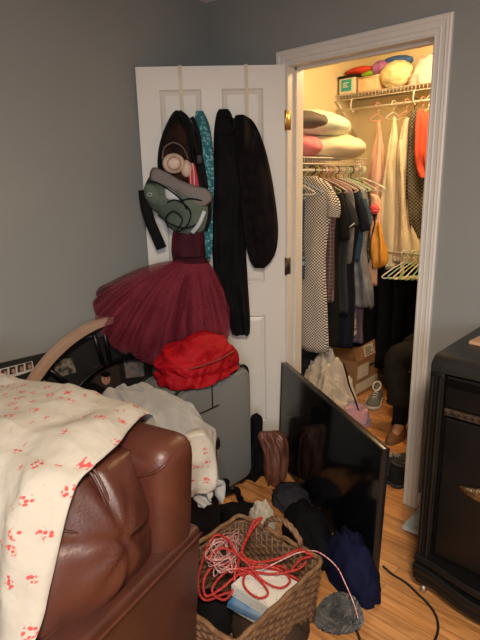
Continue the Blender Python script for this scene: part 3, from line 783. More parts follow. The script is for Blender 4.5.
def fan(w0, w1, hem, k0, bulge, folds, amp, m, seed, nphi=150, nt=34):
    bm = bmesh.new(); W0 = Vector(TP.hit(*w0)); W1 = Vector(TP.hit(*w1)); H = catmull([Vector((*TP.hit(x, y), 0)) for x, y in hem], 20); G = []
    for j in range(nt+1):
        t = j/nt; row = []
        for i in range(nphi+1):
            q = i/nphi; h = H[min(int(q*(len(H)-1)), len(H)-1)]; w = W0.lerp(W1, q)
            n1 = noise.noise(Vector((q*5, seed, t*.6)))
            f = math.sin(2*PI*folds*q+seed+n1*3)*.6+noise.noise(Vector((q*folds*2.3, seed*2, t*1.2)))*.9
            u = w.x+(h.x-w.x)*t**.82; z = w.y+(h.y-w.y)*t**1.35+.022*t**3*noise.noise(Vector((q*14, seed, 3)))+.012*t*t*f
            k = k0+bulge*math.sin(PI*min(1, t*.86))*(.35+.65*math.sin(PI*q)**.6)+amp*t**.7*f
            row.append(bm.verts.new(TP.w(u+.010*t*noise.noise(Vector((q*9, t*3, seed))), z, k)))
        G.append(row)
    for j in range(nt):
        for i in range(nphi): bm.faces.new((G[j][i], G[j][i+1], G[j+1][i+1], G[j+1][i]))
    return obj('tulle_layer', bm, m, tut)
fan((176, 262), (206, 262), [(112, 300), (112, 330), (140, 345), (180, 352), (215, 345), (228, 320)], .03, .07, 9, .020, M_t2, 1)
fan((174, 261), (196, 263), [(97, 296), (100, 318), (112, 338), (132, 350), (158, 361), (186, 366)], .045, .075, 8, .022, M_t3, 4)
fan((186, 263), (207, 262), [(150, 358), (178, 364), (200, 356), (220, 345), (229, 330), (226, 300)], .045, .055, 6, .018, M_t3, 7)
fan((173, 260), (200, 262), [(102, 285), (96, 306), (122, 344), (160, 352), (190, 345)], .02, .05, 7, .018, M_t2, 11)
fan((190, 262), (208, 262), [(176, 350), (205, 352), (227, 336), (229, 310), (222, 285)], .02, .045, 5, .015, M_t2, 15)

# ================================================================= TELEVISION
M_screen = mat('glossy_black_screen', (.004, .004, .005), .10, spec=.35)
M_bezel = mat('black_gloss_plastic', (.010, .010, .011), .22)
TL = atz(283, 363, .58); TR = atz(385.5, 451, .58); ta = (TR-TL).normalized(); tn = Vector((ta.y, -ta.x, 0))
if tn.dot(EYE-TL) < 0: tn = -tn
tw_ = (TR-TL).length
TVM = Matrix.Translation((TL.x, TL.y, 0)) @ Matrix((( ta.x, tn.x, 0, 0), (ta.y, tn.y, 0, 0), (0, 0, 1, 0), (0, 0, 0, 1))) @ Matrix.Rotation(math.radians(2.0), 4, 'X')
TVM = Matrix.Translation(tn*.022-ta*.012) @ TVM
def tvw(x, y, z): return TVM @ Vector((x, y, z))
tv = empty('television', (TL.x+ta.x*tw_/2, TL.y+ta.y*tw_/2, 0), 'large flat screen television standing on the floor across the closet doorway', 'television')
bm = bmesh.new(); box(bm, (0, -.03, .006), (tw_, 0, .58), .004, 2, TVM); box(bm, (.12, -.055, .06), (tw_-.12, -.028, .42), .012, 2, TVM); obj('housing', bm, M_bezel, tv, auto=40)
obj('screen', bxm((.010, -.001, .026), (tw_-.010, .0015, .571), 0, 1, TVM), M_screen, tv, False)
obj('bezel', (lambda b: (box(b, (0, -.002, .006), (tw_, .004, .024), .001, 1, TVM), box(b, (0, -.002, .572), (tw_, .004, .581), .001, 1, TVM), box(b, (0, -.002, .02), (.009, .004, .58), .001, 1, TVM), box(b, (tw_-.009, -.002, .02), (tw_, .004, .58), .001, 1, TVM), b)[-1])(bmesh.new()), M_bezel, tv, False)

# ================================================================= CABINET
M_cab = mat('black_painted_wood', (.007, .006, .0055), .36, spec=.28, col2=(.005, .0045, .004), scale=5, bump=.15, bscale=25)
M_cabtop = mat('dark_worn_top', (.018, .017, .016), .36, spec=.35, col2=(.012, .011, .010), scale=5)
M_worn = mat('worn_carved_edge', (.07, .04, .025), .5, col2=(.015, .012, .01), scale=70)
cbx0, cbx1, cby0, cby1, cbz = -.655, .45, 1.625, 2.105, .95
cab = empty('cabinet', (-.1, 1.9, 0), 'black wooden dresser with scalloped base and brass pull standing right of the doorway', 'dresser')
bm = bmesh.new(); box(bm, (cbx0+.015, cby0+.03, .10), (cbx1, cby1, .90), .004); obj('body', bm, M_cab, cab, auto=40)
bm = bmesh.new()   # waterfall top
prof = [(cby1, .90), (cby1, cbz), (cby0+.05, cbz), (cby0+.025, cbz-.004), (cby0+.008, cbz-.016), (cby0, cbz-.036), (cby0, .895), (cby0+.02, .89)]
rings = []
for x, s in ((cbx0, .010), (cbx0+.004, .003), (cbx0+.012, 0), (cbx1, 0)):
    rings.append([bm.verts.new((x, y+(s if y < 1.8 else 0), z-(s if z > .93 else 0))) for y, z in prof])
for A, B in zip(rings, rings[1:]):
    for k in range(len(prof)): bm.faces.new((A[k], A[(k+1) % len(prof)], B[(k+1) % len(prof)], B[k]))
bm.faces.new(rings[0]); bm.faces.new(rings[-1]); obj('top', bm, M_cabtop, cab, auto=50)
bm = bmesh.new()
box(bm, (cbx0, cby0+.004, .045), (cbx0+.05, cby0+.05, .895), .008, 3)
tube(bm, [(cbx0+.012, cby0+.004, .12), (cbx0+.012, cby0+.004, .88)], .008, seg=10); tube(bm, [(cbx0+.038, cby0+.004, .12), (cbx0+.038, cby0+.004, .88)], .008, seg=10)
obj('corner_post', bm, M_cab, cab, auto=40)
bm = bmesh.new(); box(bm, (cbx0+.055, cby0+.012, .775), (cbx1-.05, cby0+.035, .885), .004); dr = obj('drawer', bm, M_cab, cab, auto=40)
bm = bmesh.new()
for z in (.872, .862, .852): tube(bm, [(cbx0+.055, cby0+.010, z), (cbx1-.05, cby0+.010, z)], .0035, seg=8)
obj('reeded_moulding', bm, M_cab, dr)
bm = bmesh.new(); nn = 46
for i in range(nn):
    x = cbx0+.07+i*.022
    tube(bm, [(x-.009, cby0+.008, .757), (x, cby0+.003, .764), (x+.009, cby0+.008, .757), (x, cby0+.008, .750), (x-.009, cby0+.008, .757)], .0025, seg=5)
box(bm, (cbx0+.055, cby0+.010, .745), (cbx1-.05, cby0+.03, .769), .002)
obj('carved_band', bm, M_worn, cab)
bm = bmesh.new(); box(bm, (cbx0+.06, cby0+.014, .19), (-.10, cby0+.035, .735), .006, 3); d1 = obj('door', bm, M_cab, cab, auto=40)
bm = bmesh.new(); box(bm, (-.095, cby0+.014, .19), (cbx1-.05, cby0+.035, .735), .006, 3); obj('door', bm, M_cab, cab, auto=40)
Pc = YP(cby0+.012)
M_brass = mat('antique_brass', (.30, .21, .12), .38, .9, col2=(.16, .10, .05), scale=60, bump=.8, bscale=120)
bm = bmesh.new(); out = [(458.5, 486), (463, 485.5), (470, 487), (480, 488), (492, 491), (503, 497), (494, 503), (480, 503), (470, 497), (463, 492)]
puff(bm, Pc, pz(Pc, out), .012, .0, seed=3, wr=.003); ph_ = obj('pull_plate', bm, M_brass, cab)
# scalloped base mouldings
bm = bmesh.new()
def wav(x):
    t = (x-cbx0)/.50; return .022*(1-math.cos(2*PI*t))*.5
for z0, z1, pr in ((.135, .165, .000), (.095, .13, -.008), (.055, .09, .002)):
    n = 90; rr = []
    for i in range(n+1):
        x = cbx0+(cbx1-cbx0)*i/n; y = cby0-.012-wav(x)+pr; dz = -.028*(1-math.cos(2*PI*(x-cbx0)/.50))*.5*(1 if z0 < .12 else .6)
        zz0, zz1 = z0+dz+.012, z1+dz+.012
        rr.append([bm.verts.new(p) for p in ((x, cby0+.05, zz0), (x, y+.006, zz0), (x, y, zz0+.008), (x, y, zz1-.008), (x, y+.006, zz1), (x, cby0+.05, zz1))])
    for A, B in zip(rr, rr[1:]):
        for k in range(6): bm.faces.new((A[k], A[(k+1) % 6], B[(k+1) % 6], B[k]))
    bm.faces.new(rr[0]); bm.faces.new(rr[-1])
obj('base_moulding', bm, M_cab, cab, auto=50)
for x, y in ((cbx0+.03, cby0+.03), (cbx0+.03, cby1-.04), (cbx1-.04, cby0+.03), (cbx1-.04, cby1-.04)):
    bm = bmesh.new(); tube(bm, [(x-.008, y, .016), (x+.008, y, .016)], .016, seg=16); tube(bm, [(x, y, .03), (x, y, .10)], .006, seg=8); obj('caster', bm, mat('caster_metal', (.45, .33, .25), .45, .6), cab)
# wooden board and dark thing on the cabinet
pa = atz(468, 345.5, .957)
bm = bmesh.new(); A = atz(469, 343.5, .952); Bq = atz(480, 333.5, .952)
prism(bm, [(A.x, A.y), (A.x+.012, A.y+.16), (A.x+.32, A.y+.15), (A.x+.30, A.y-.015)], lambda x, y, t: Vector((x, y, t)), .951, .962)
tag(obj('wooden_board', bm, mat('tan_wood_board', (.55, .32, .18), .5, col2=(.48, .27, .15), stretch=(1, 9, 1)), smooth=False), 'flat tan wooden board lying on the black dresser', 'board')

# ================================================================= WICKER BASKET
M_wick = mat('brown_wicker', (.175, .092, .042), .6, col2=(.085, .043, .022), scale=38, bump=.5, bscale=120)
M_wickL = mat('wicker_rim', (.20, .105, .048), .55, col2=(.12, .06, .028), scale=40, bump=.4, bscale=100)
BX0, BX1, BY0, BY1, BH = -1.225, -.835, .835, 1.285, .255
bk = empty('wicker_basket', (-1.04, 1.08, 0), 'square brown wicker basket with loop handle full of red rope and books', 'basket')
def brect(ins, z, n=14, r=.03):
    x0, x1, y0, y1 = BX0+ins, BX1-ins, BY0+ins, BY1-ins; pts = []
    cs = ((x1-r, y1-r, 0), (x0+r, y1-r, PI/2), (x0+r, y0+r, PI), (x1-r, y0+r, 1.5*PI))
    for i, (cx, cy, a0) in enumerate(cs):
        for k in range(4): pts.append(Vector((cx+r*math.cos(a0+PI/2*k/3), cy+r*math.sin(a0+PI/2*k/3), z)))
        nx = cs[(i+1) % 4]; e = Vector((nx[0]+r*math.cos(nx[2]), nx[1]+r*math.sin(nx[2]), z)); s = pts[-1]
        for k in range(1, n): pts.append(s.lerp(e, k/n))
    return pts
bm = bmesh.new(); rows = 17
for j in range(rows):
    z = .012+j*(BH-.02)/rows; ins = .022*(1-j/rows)**1.3
    base = brect(ins, z, 24); c = Vector(((BX0+BX1)/2, (BY0+BY1)/2, z)); P = []
    for i, p in enumerate(base):
        d = (p-c); d.z = 0
        nrm = Vector((math.copysign(1, d.x) if abs(d.x)/(BX1-BX0) > abs(d.y)/(BY1-BY0) else 0, math.copysign(1, d.y) if abs(d.y)/(BY1-BY0) >= abs(d.x)/(BX1-BX0) else 0, 0))
        P.append(p+nrm*(.0035*(1 if (i//2+j) % 2 else -1))+Vector((0, 0, .0015*math.sin(i*1.7+j))))
    tube(bm, P, .0075, seg=6, closed=True)
for p in brect(.01, .02, 12)[::1]:
    q = p.copy(); q.z = BH-.01; tube(bm, [p, q], .004, seg=5)
obj('side_weave', bm, M_wick, bk)
bm = bmesh.new()
for i in range(26):
    y = BY0+.03+i*(BY1-BY0-.06)/25
    P = [Vector((BX0+.03+k*(BX1-BX0-.06)/26, y, .012+.003*(1 if (k+i) % 2 else -1))) for k in range(27)]
    tube(bm, P, .0075, seg=6)
obj('bottom_weave', bm, M_wick, bk)
bm = bmesh.new(); tube(bm, [p+Vector((0, 0, .003*math.sin(i*1.3))) for i, p in enumerate(brect(-.001, BH, 20))], .0085, seg=8, closed=True)
obj('rim', bm, M_wickL, bk)
P = []
hx0, hx1 = -1.10, -.93
for i in range(21):
    t = i/20; P.append(Vector((hx0+(hx1-hx0)*t, BY1+.002, BH+.012+.060*math.sin(PI*t)**.7 if 0 < i < 20 else BH)))
bm = bmesh.new()
for q in range(3): tube(bm, [p+Vector((0, .006*math.cos(2*PI*q/3+i*.8), .006*math.sin(2*PI*q/3+i*.8))) for i, p in enumerate(P)], .0065, seg=6)
obj('handle', bm, M_wickL, bk)
# ---- books in the basket
M_wick2 = mat('dark_brown_cloth', (.045, .028, .018), .9)
M_page = mat('book_pages', (.55, .52, .44), .8, stretch=(1, 1, 60), scale=6)
M_cover = mat_grid('doodle_cover', (.62, .60, .55), (.22, .25, .26), 75, 'noise', 20, .45, 'Object', .16, .22)
M_blue = mat('blue_cover', (.05, .17, .36), .35, col2=(.30, .36, .42), scale=9)
def book(c, w, d, h, rz, mc, label, tilt=(0, 0), mspine=None, name='book'):
    Mx = Matrix.Translation(c) @ Matrix.Rotation(rz, 4, 'Z') @ Matrix.Rotation(tilt[0], 4, 'X') @ Matrix.Rotation(tilt[1], 4, 'Y')
    e = empty(name, c, label, 'book')
    obj('pages', bxm((-w/2+.004, -d/2+.002, .003), (w/2-.004, d/2-.004, h-.003), 0, 1, Mx), M_page, e, False)
    bm = bmesh.new(); box(bm, (-w/2, -d/2, 0), (w/2, d/2, .0028), .0008, 1, Mx); box(bm, (-w/2, -d/2, h-.0028), (w/2, d/2, h), .0008, 1, Mx); box(bm, (-w/2, -d/2-.001, 0), (w/2, -d/2+.003, h), .0008, 1, Mx)
    cv = obj('cover', bm, mc, e, False)
    return e, Mx, cv
ct = (atz(227, 581, .205)+atz(302, 579, .205)+atz(259, 564, .205)+atz(272, 610, .205))/4
ux = (atz(274, 610, .205)-atz(227, 581, .205)); RZ = math.atan2(ux.y, ux.x)
heap('black_pouch', (-1.12, 1.02, .022), (.09, .075, .10), M_blkfab, 5, .15, 1.8, 4); tag(bpy.data.objects['black_pouch'], 'dark fabric pouch lying on the bottom of the wicker basket', 'pouch')
heap('grey_cloth', (ct.x+.01, ct.y+.01, .022), (.14, .13, .10), M_wick2, 8, .12, 1.6, 4); tag(bpy.data.objects['grey_cloth'], 'dark brown cloth under the books inside the wicker basket', 'cloth')
b0_, Mx0, cv0 = book(Vector((ct.x-.008, ct.y-.010, .118)), .175, .155, .016, RZ+.06, M_cover, 'thin pale book at the bottom of the pile in the wicker basket')
b1, Mx1, cv1 = book(Vector((ct.x-.006, ct.y-.014, .1355)), .165, .160, .022, RZ+.14, M_blue, 'slim blue and white book lying under the patterned book in the basket')
b2_, Mx2, cv2 = book(Vector((ct.x, ct.y, .159)), .17, .150, .044, RZ, M_cover, 'thick white book with doodle patterned cover in the wicker basket')
# ---- red rope and yarn
M_rope = mat_grid('red_braided_rope', (.34, .012, .010), (.50, .05, .035), 110, 'noise', 0, .6, 'Object', .25, .5)
M_yarn = mat('red_white_twine', (.50, .08, .09), .7, col2=(.65, .5, .45), scale=90)
M_twine = mat('pale_twine', (.62, .38, .36), .7, col2=(.35, .12, .12), scale=60)
def ropem(pts, r, strands=3, pitch=.035, seg=6, n=10):
    P = catmull(pts, n); bm = bmesh.new(); 
    L_ = [0]
    for a, b in zip(P, P[1:]): L_.append(L_[-1]+(b-a).length)
    # resample evenly
    tot = L_[-1]; m = max(12, int(tot/.0055)); Q = []; j = 0
    for i in range(m+1):
        s = tot*i/m
        while j < len(L_)-2 and L_[j+1] < s: j += 1
        f = (s-L_[j])/max(L_[j+1]-L_[j], 1e-9); Q.append(P[j].lerp(P[j+1], f))
    for q in range(strands):
        T = []
        for i, p in enumerate(Q):
            d = (Q[min(i+1, m)]-Q[max(i-1, 0)]).normalized(); a = Vector((0, 0, 1)).cross(d)
            if a.length < .1: a = Vector((1, 0, 0)).cross(d)
            a.normalize(); b = d.cross(a); th = 2*PI*(q/strands+tot*i/m/pitch)
            T.append(p+(a*math.cos(th)+b*math.sin(th))*r*.5)
        tube(bm, T, r*.62, seg=seg)
    return bm
def zp(x, y, z): return atz(x, y, z)
RP = [(283, 604, .12), (235, 592, .17), (205, 600, .15), (198, 580, .20), (207, 548, .245), (216, 535, .26), (228, 540, .262), (238, 556, .245), (258, 566, .21), (280, 572, .20), (298, 580, .18), (300, 590, .16), (284, 592, .17), (262, 586, .18), (246, 576, .20), (262, 566, .205), (285, 568, .205), (283, 582, .185), (258, 580, .19), (232, 566, .22), (214, 566, .235),
      (204, 580, .21), (206, 596, .17), (222, 588, .19), (240, 574, .21), (262, 574, .20), (276, 580, .19), (268, 588, .18), (248, 582, .19), (238, 566, .22), (246, 540, .25), (254, 522, .275), (262, 518, .285), (252, 530, .265), (242, 552, .24), (256, 562, .22), (280, 558, .24), (298, 550, .272), (308, 553, .282), (312, 556, .27), (300, 560, .24), (290, 572, .20)]
tag(obj('red_rope', ropem([zp(*p) for p in RP], .0048), M_rope), 'thick red braided rope looped around the left side of the wicker basket', 'rope')
RP2 = [(206, 560, .245), (222, 548, .262), (244, 560, .25), (262, 580, .212), (280, 588, .21), (290, 580, .21), (276, 568, .222), (250, 568, .225), (226, 572, .225), (212, 590, .18), (224, 600, .17), (234, 588, .19), (236, 570, .225), (252, 574, .218), (268, 592, .21), (258, 598, .21), (244, 586, .215), (248, 572, .222), (272, 574, .22), (296, 570, .235), (306, 562, .262)]
tag(obj('red_rope', ropem([zp(*p) for p in RP2], .0042), M_rope), 'second thinner loop of red braided rope lying across the books', 'rope')
random.seed(11)
def tangle(n, c, s, z0, z1, seed):
    random.seed(seed); pts = []
    a = 0
    for i in range(n):
        a += random.uniform(.8, 2.4); r = random.uniform(.25, 1)
        p = zp(c[0]+s[0]*r*math.cos(a), c[1]+s[1]*r*math.sin(a), random.uniform(z0, z1)); p.x = max(p.x, BX0+.03); p.y = min(p.y, BY1-.03); pts.append(p)
    return pts
tag(obj('red_twine', ropem(tangle(46, (222, 552), (19, 28), .17, .265, 3), .0026, 2, .02, 5, 6), M_yarn), 'tangle of thin red and white twine at the back left of the basket', 'twine')
tag(obj('pale_twine', ropem(tangle(42, (226, 548), (24, 26), .19, .27, 8), .002, 2, .02, 5, 6), M_twine), 'tangle of thin pale pink twine mixed into the basket', 'twine')
cd = [(262, 570, .23), (290, 556, .27), (302, 552, .283), (318, 552, .25), (336, 566, .20), (346, 585, .15), (354, 604, .11), (358, 618, .09)]
tag(obj('red_string', tubem(catmull([zp(*p) for p in cd], 8), .0022, seg=6), M_yarn), 'thin red cord trailing out of the basket over the grey slipper', 'cord')

# ================================================================= FLOOR CLOTHES
M_navy = mat('navy_cotton', (.007, .008, .030), .85, col2=(.005, .006, .022), scale=6, bump=.4, bscale=80)
M_char = mat('charcoal_cotton', (.034, .033, .042), .9, col2=(.026, .025, .032), scale=6, bump=.5, bscale=90)
M_blkc = mat('black_cotton', (.0045, .0045, .0055), .9, bump=.5, bscale=80)
def floorheap(name, px, py, r, m, seed, label, cat='clothing', rz=0, amp=.22, freq=1.7, z=0, **k):
    p = atz(px, py, 0); o = heap(name, (p.x, p.y, z), r, m, seed, amp, freq, 5, rz, floor=.002, **k); return tag(o, label, cat)
SIMS = []; CORES = []
def simcloth(name, c, size, scr, h, m, seed, label, cat='clothing', rz=0, n=40, lay=0, fl=5, core=None):
    """a real piece of cloth, scrunched up and let fall where it lies"""
    bm = bmesh.new(); R = Matrix.Rotation(rz, 3, 'Z'); G = []
    for j in range(n+1):
        row = []
        for i in range(n+1):
            x = (i/n-.5)*size[0]; y = (j/n-.5)*size[1]
            z = c[2]*0+h+(.25/fl)*size[0]*.5*math.sin(2*PI*fl*i/n+seed)+(.2/fl)*size[1]*.5*math.sin(2*PI*(fl-1)*j/n+seed*2)+.05*noise.noise(Vector((x*9, y*9, seed)))
            q = R @ Vector((x*scr[0]+.03*noise.noise(Vector((x*6, y*6, seed+3))), y*scr[1]+.03*noise.noise(Vector((x*6, y*6, seed+8))), 0))
            p = Vector((c[0]+q.x, c[1]+q.y, max(z, c[2]+.03)))
            if c[2] == 0:
                e = (p-TL).dot(tn)              # stay on the room side of the television
                if e < .05: p += tn*(.05-e*.15-e*.85); p.z += (.05-e)*.8
                if BX0-.03 < p.x < BX1+.035 and BY0 < p.y < BY1+.035:
                    if BX1+.035-p.x < BY1+.035-p.y: p.z += (BX1+.035-p.x)*.5; p.x = BX1+.035
                    else: p.z += (BY1+.035-p.y)*.5; p.y = BY1+.035
            row.append(bm.verts.new(p))
        G.append(row)
    for j in range(n):
        for i in range(n): bm.faces.new((G[j][i], G[j][i+1], G[j+1][i+1], G[j+1][i]))
    o = obj(name, bm, m); tag(o, label, cat)
    md = o.modifiers.new('cloth', 'CLOTH'); st = md.settings; st.quality = 5; st.mass = .25; st.tension_stiffness = 12; st.compression_stiffness = 12; st.shear_stiffness = 4; st.bending_stiffness = .08; st.air_damping = 2
    k = md.collision_settings; k.use_self_collision = True; k.distance_min = .004; k.self_distance_min = .005; k.collision_quality = 3
    if core: CORES.append(heap('inner_folds', (c[0], c[1], c[2]+.004), core, m, seed, .25, 1.6, 4, rz, parent=o))
    SIMS.append(o); return o
def atf(px, py, h=0): p = atz(px, py, h); return (p.x, p.y, 0)
TA = math.atan2(ta.y, ta.x)
simcloth('navy_trousers', atf(350, 577), (.66, .62), (.62, .52), .27, M_navy, 2, 'navy blue trousers heaped against the bottom of the television', rz=TA, fl=3, core=(.165, .085, .19))
simcloth('black_sweater', atf(308, 545), (.74, .64), (.62, .52), .27, M_blkc, 4, 'black sweater heaped between the basket and the television', rz=TA-.1, fl=3, core=(.19, .10, .17))
simcloth('charcoal_shirt', atf(291, 502), (.46, .40), (.66, .6), .16, M_char, 7, 'dark grey crumpled shirt lying behind the black sweater', rz=TA, fl=3, core=(.12, .09, .075))
simcloth('black_shawl', atf(232, 512), (.50, .22), (.60, .45), .08, M_blkc, 9, 'black shawl lying on the floor at the foot of the suitcase', 'shawl', rz=.9, n=28, fl=3)
simcloth('grey_blanket', (-1.485, 1.075, .60), (.92, .56), (.84, .62), .84, M_blanket, 5, 'soft light grey blanket bunched up behind the sofa back', 'blanket', rz=.04, n=46, fl=2, core=(.29, .115, .15))
M_whitebag = mat_sheer('white_plastic_bag', (.55, .50, .42), .93, (.45, .40, .33), 12)
p = atz(262, 531, 0)
o = heap('white_shoe_bag', (p.x, p.y, 0), (.065, .055, .15), M_whitebag, 14, .30, 1.9, 5, floor=.002); tag(o, 'small crumpled off-white cloth bag standing behind the basket', 'bag')
# brown leather handbag and black jacket at the door foot
M_brnbag = mat('brown_soft_leather', (.16, .06, .035), .42, col2=(.09, .03, .02), scale=8, bump=.5, bscale=50)
p = atz(275, 480, 0)
PB = Plane((p.x, p.y, 0), (.70, .71, 0), (.71, -.70, 0))
bm = bmesh.new(); drape(bm, PB, pxrows(PB, [(431, 260, 276, .02), (435, 258, 283, .035), (442, 260, 287, .045), (455, 264, 288, .055), (470, 265, 287, .06), (480, 266, 284, .055), (485, 270, 280, .04)]), folds=8, amp=.014, seed=8, nz=44, n=80, rnd=.02, wr=.06)
o = obj('brown_handbag', bm, M_brnbag); tag(o, 'slouchy brown leather handbag leaning at the foot of the door', 'bag')
bm = bmesh.new(); tube(bm, catmull([PB.w(*PB.hit(x, y), k) for x, y, k in ((262, 434, .02), (268, 441, .055), (271, 452, .065), (270, 462, .065))], 8), .007, seg=8); tube(bm, catmull([PB.w(*PB.hit(x, y), k) for x, y, k in ((277, 434, .02), (274, 446, .06), (277, 460, .07), (280, 474, .06))], 8), .006, seg=8)
obj('strap', bm, M_brnbag, o)
PJ = Plane((-1.63, 1.86, 0), (.70, .71, 0), (.71, -.70, 0))
bm = bmesh.new(); drape(bm, PJ, pxrows(PJ, [(414, 253, 258, .012), (419, 251, 262, .02), (436, 250, 262, .03), (448, 246, 268, .05), (465, 243, 272, .06), (485, 240, 278, .07), (500, 240, 280, .075), (507, 244, 276, .05)]), folds=6, amp=.02, seed=3, rnd=.03, wr=.06, nz=44, n=64)
tag(obj('black_coat', bm, M_blkc), 'black coat slumped between the suitcase and the brown handbag', 'coat')
floorheap('black_scarf', 232, 516, (.16, .07, .055), M_blkc, 31, 'black scarf lying on the floor at the foot of the suitcase', 'scarf', rz=.9)
# grey furry slipper
M_fur = mat('grey_fur', (.020, .020, .019), .95, col2=(.07, .066, .058), scale=30, bump=1, bscale=110, sheen=.4)
p = atz(339, 622, 0)
sp = heap('fuzzy_slipper', (p.x, p.y, 0), (.055, .085, .115), M_fur, 17, .16, 3.0, 6, rz=-.75, floor=.002); tag(sp, 'fuzzy grey slipper on the floor beside the basket', 'slipper')
# black cable
M_cable = mat('black_cable', (.012, .011, .011), .5)
cab_px = [(383, 566), (392, 574), (405, 582), (418, 594), (428, 604), (436, 616), (438, 630), (432, 646), (420, 665)]
tag(obj('power_cable', tubem(catmull([zp(x, y, .006) for x, y in cab_px], 8), .0045, seg=8), M_cable), 'black power cable snaking over the wood floor from the television', 'cable')
tag(obj('plug_cord', tubem(catmull([zp(x, y, .006) for x, y in ((352, 626), (358, 634), (360, 648), (352, 660))], 8), .0045, seg=8), M_cable), 'black cord leading from the grey slipper toward the viewer', 'cable')
# bathroom scale peeping out beside the dresser
A = atz(402, 530, 0)
bs = empty('bathroom_scale', (-.80, 1.99, 0), 'silver and teal bathroom scale on the floor between door trim and dresser', 'scale')
bm = bmesh.new(); prism(bm, [(-.845, 1.925), (-.60, 1.935), (-.60, 2.105), (-.845, 2.105)], lambda x, y, t: Vector((x, y, t)), .012, .028); obj('glass_plate', bm, mat('teal_glass', (.35, .42, .45), .2, col2=(.50, .54, .55), scale=30), bs, False)
bm = bmesh.new(); prism(bm, [(-.835, 1.935), (-.61, 1.945), (-.61, 2.095), (-.835, 2.095)], lambda x, y, t: Vector((x, y, t)), .003, .012); obj('base', bm, M_blkplastic, bs, False)

# ================================================================= CLOSET
# --- wire shelves and rods
M_wire = mat('white_wire', (.75, .70, .62), .4)
def wire_shelf(name, label, kind):
    e = None; bm = bmesh.new()
    if kind == 'back':
        zs, y0, y1, xa, xb = 2.095, 3.43, 3.74, CXL+.005, CX1-.005
        e = empty(name, (-1.3, 3.6, 2.0), label, 'shelf')
        for y, z in ((y0, zs), (y0, zs-.035), (y1, zs), ((y0+y1)/2, zs-.004)): tube(bm, [(xa, y, z), (xb, y, z)], .0035, seg=6)
        n = int((xb-xa)/.026)
        for i in range(n):
            x = xa+.01+i*.026; tube(bm, [(x, y1, zs+.003), (x, y0, zs+.003), (x, y0, zs-.035)], .002, seg=5)
        obj('deck', bm, M_wire, e)
        obj('hanging_rod', tubem([(xa, y0+.02, 1.995), (xb, y0+.02, 1.995)], .0085, seg=10), M_wire, e)
        for x in (-2.08, -1.62, -1.10): obj('rod_hook', tubem(catmull([(x, y0, zs-.03), (x, y0-.012, zs-.09), (x, y0+.02, zs-.118), (x, y0+.035, zs-.10)], 6), .0045, seg=6), M_wire, e)
        for x in (-2.20, -1.2): obj('bracket', tubem([(x, y0, zs-.03), (x, y1, zs-.30)], .006, seg=6), M_wire, e)
    else:
        zs, x1_, x0_, ya, yb = 1.645, -1.84, CXL+.008, 2.27, 3.22
        e = empty(name, (-2, 2.8, 1.6), label, 'shelf')
        for x, z in ((x1_, zs), (x1_, zs-.035), (x0_, zs), ((x0_+x1_)/2, zs-.004)): tube(bm, [(x, ya, z), (x, yb, z)], .0035, seg=6)
        for i in range(int((yb-ya)/.026)):
            y = ya+.01+i*.026; tube(bm, [(x0_, y, zs+.003), (x1_, y, zs+.003), (x1_, y, zs-.035)], .002, seg=5)
        obj('deck', bm, M_wire, e)
        obj('hanging_rod', tubem([(x1_-.03, ya, 1.575), (x1_-.03, yb, 1.575)], .0085, seg=10), M_wire, e)
        for y in (2.5, 3.15): obj('rod_hook', tubem(catmull([(x1_, y, zs-.03), (x1_+.006, y, zs-.06), (x1_-.03, y, zs-.082), (x1_-.045, y, zs-.06)], 6), .0045, seg=6), M_wire, e)
        for y in (3.20,): obj('bracket', tubem([(x1_, y, zs-.03), (x0_, y, zs-.30)], .006, seg=6), M_wire, e)
    return e
wire_shelf('wire_shelf', 'white wire shelf with hanging rod high on the closet back wall', 'back')
wire_shelf('wire_shelf', 'white wire shelf on the closet left wall holding pillows', 'left')
RX, RZ_ = -1.87, 1.575
# --- things on the back shelf
SP = YP(3.47)
def sh(px, py, y=3.47):
    p = YP(y); u, z = p.hit(px, py); return Vector((u, y, z))
ZS = 2.102
M_bin = mat('white_box_card', (.72, .66, .52), .6)
e = empty('storage_box', (-2.14, 3.55, ZS), 'white box with teal label at the left end of the back shelf', 'box')
obj('body', bxm((-2.20, 3.45, ZS), (-2.075, 3.70, ZS+.105), .004), M_bin, e, False)
obj('lid', bxm((-2.207, 3.442, ZS+.106), (-2.068, 3.708, ZS+.122), .004), M_blkplastic, e, False, 'black lid')
bm = bmesh.new(); box(bm, (-2.18, 3.446, ZS+.020), (-2.10, 3.45, ZS+.095)); lb = obj('label_card', bm, mat('teal_label', (.02, .35, .34), .5), e, False)
bm = bmesh.new()
for k, (a, w) in enumerate(((.070, .045), (.057, .03), (.044, .04))): box(bm, (-2.165, 3.4445, ZS+a), (-2.165+w, 3.4462, ZS+a+.006))
obj('print_lines', bm, M_bin, lb, False)
M_peach = mat('peach_bin', (.80, .55, .33), .6, col2=(.70, .42, .24), scale=14)
e = empty('peach_bin', (-1.98, 3.55, ZS), 'translucent peach bin of knick-knacks beside the white box', 'box')
obj('body', bxm((-2.06, 3.46, ZS), (-1.90, 3.70, ZS+.09), .012, 3), M_peach, e)
obj('rim', tubem([Vector(p) for p in ((-2.062, 3.458, ZS+.092), (-1.898, 3.458, ZS+.092), (-1.898, 3.702, ZS+.092), (-2.062, 3.702, ZS+.092))], .006, seg=6, closed=True), M_peach, e)
def blob(name, c, r, m, label, cat, seed=1, amp=.1, freq=2, rz=0, tilt=None, flat=False, sub=4):
    return tag(heap(name, c, r, m, seed, amp, freq, sub, rz, flat=flat, tilt=tilt), label, cat)
blob('red_slipper', (-2.10, 3.55, ZS+.158), (.11, .05, .028), mat('red_orange_felt', (.60, .045, .02), .7), 'bright red orange slipper on top of the white box', 'slipper', tilt=Matrix.Rotation(-.03, 3, 'Y'))
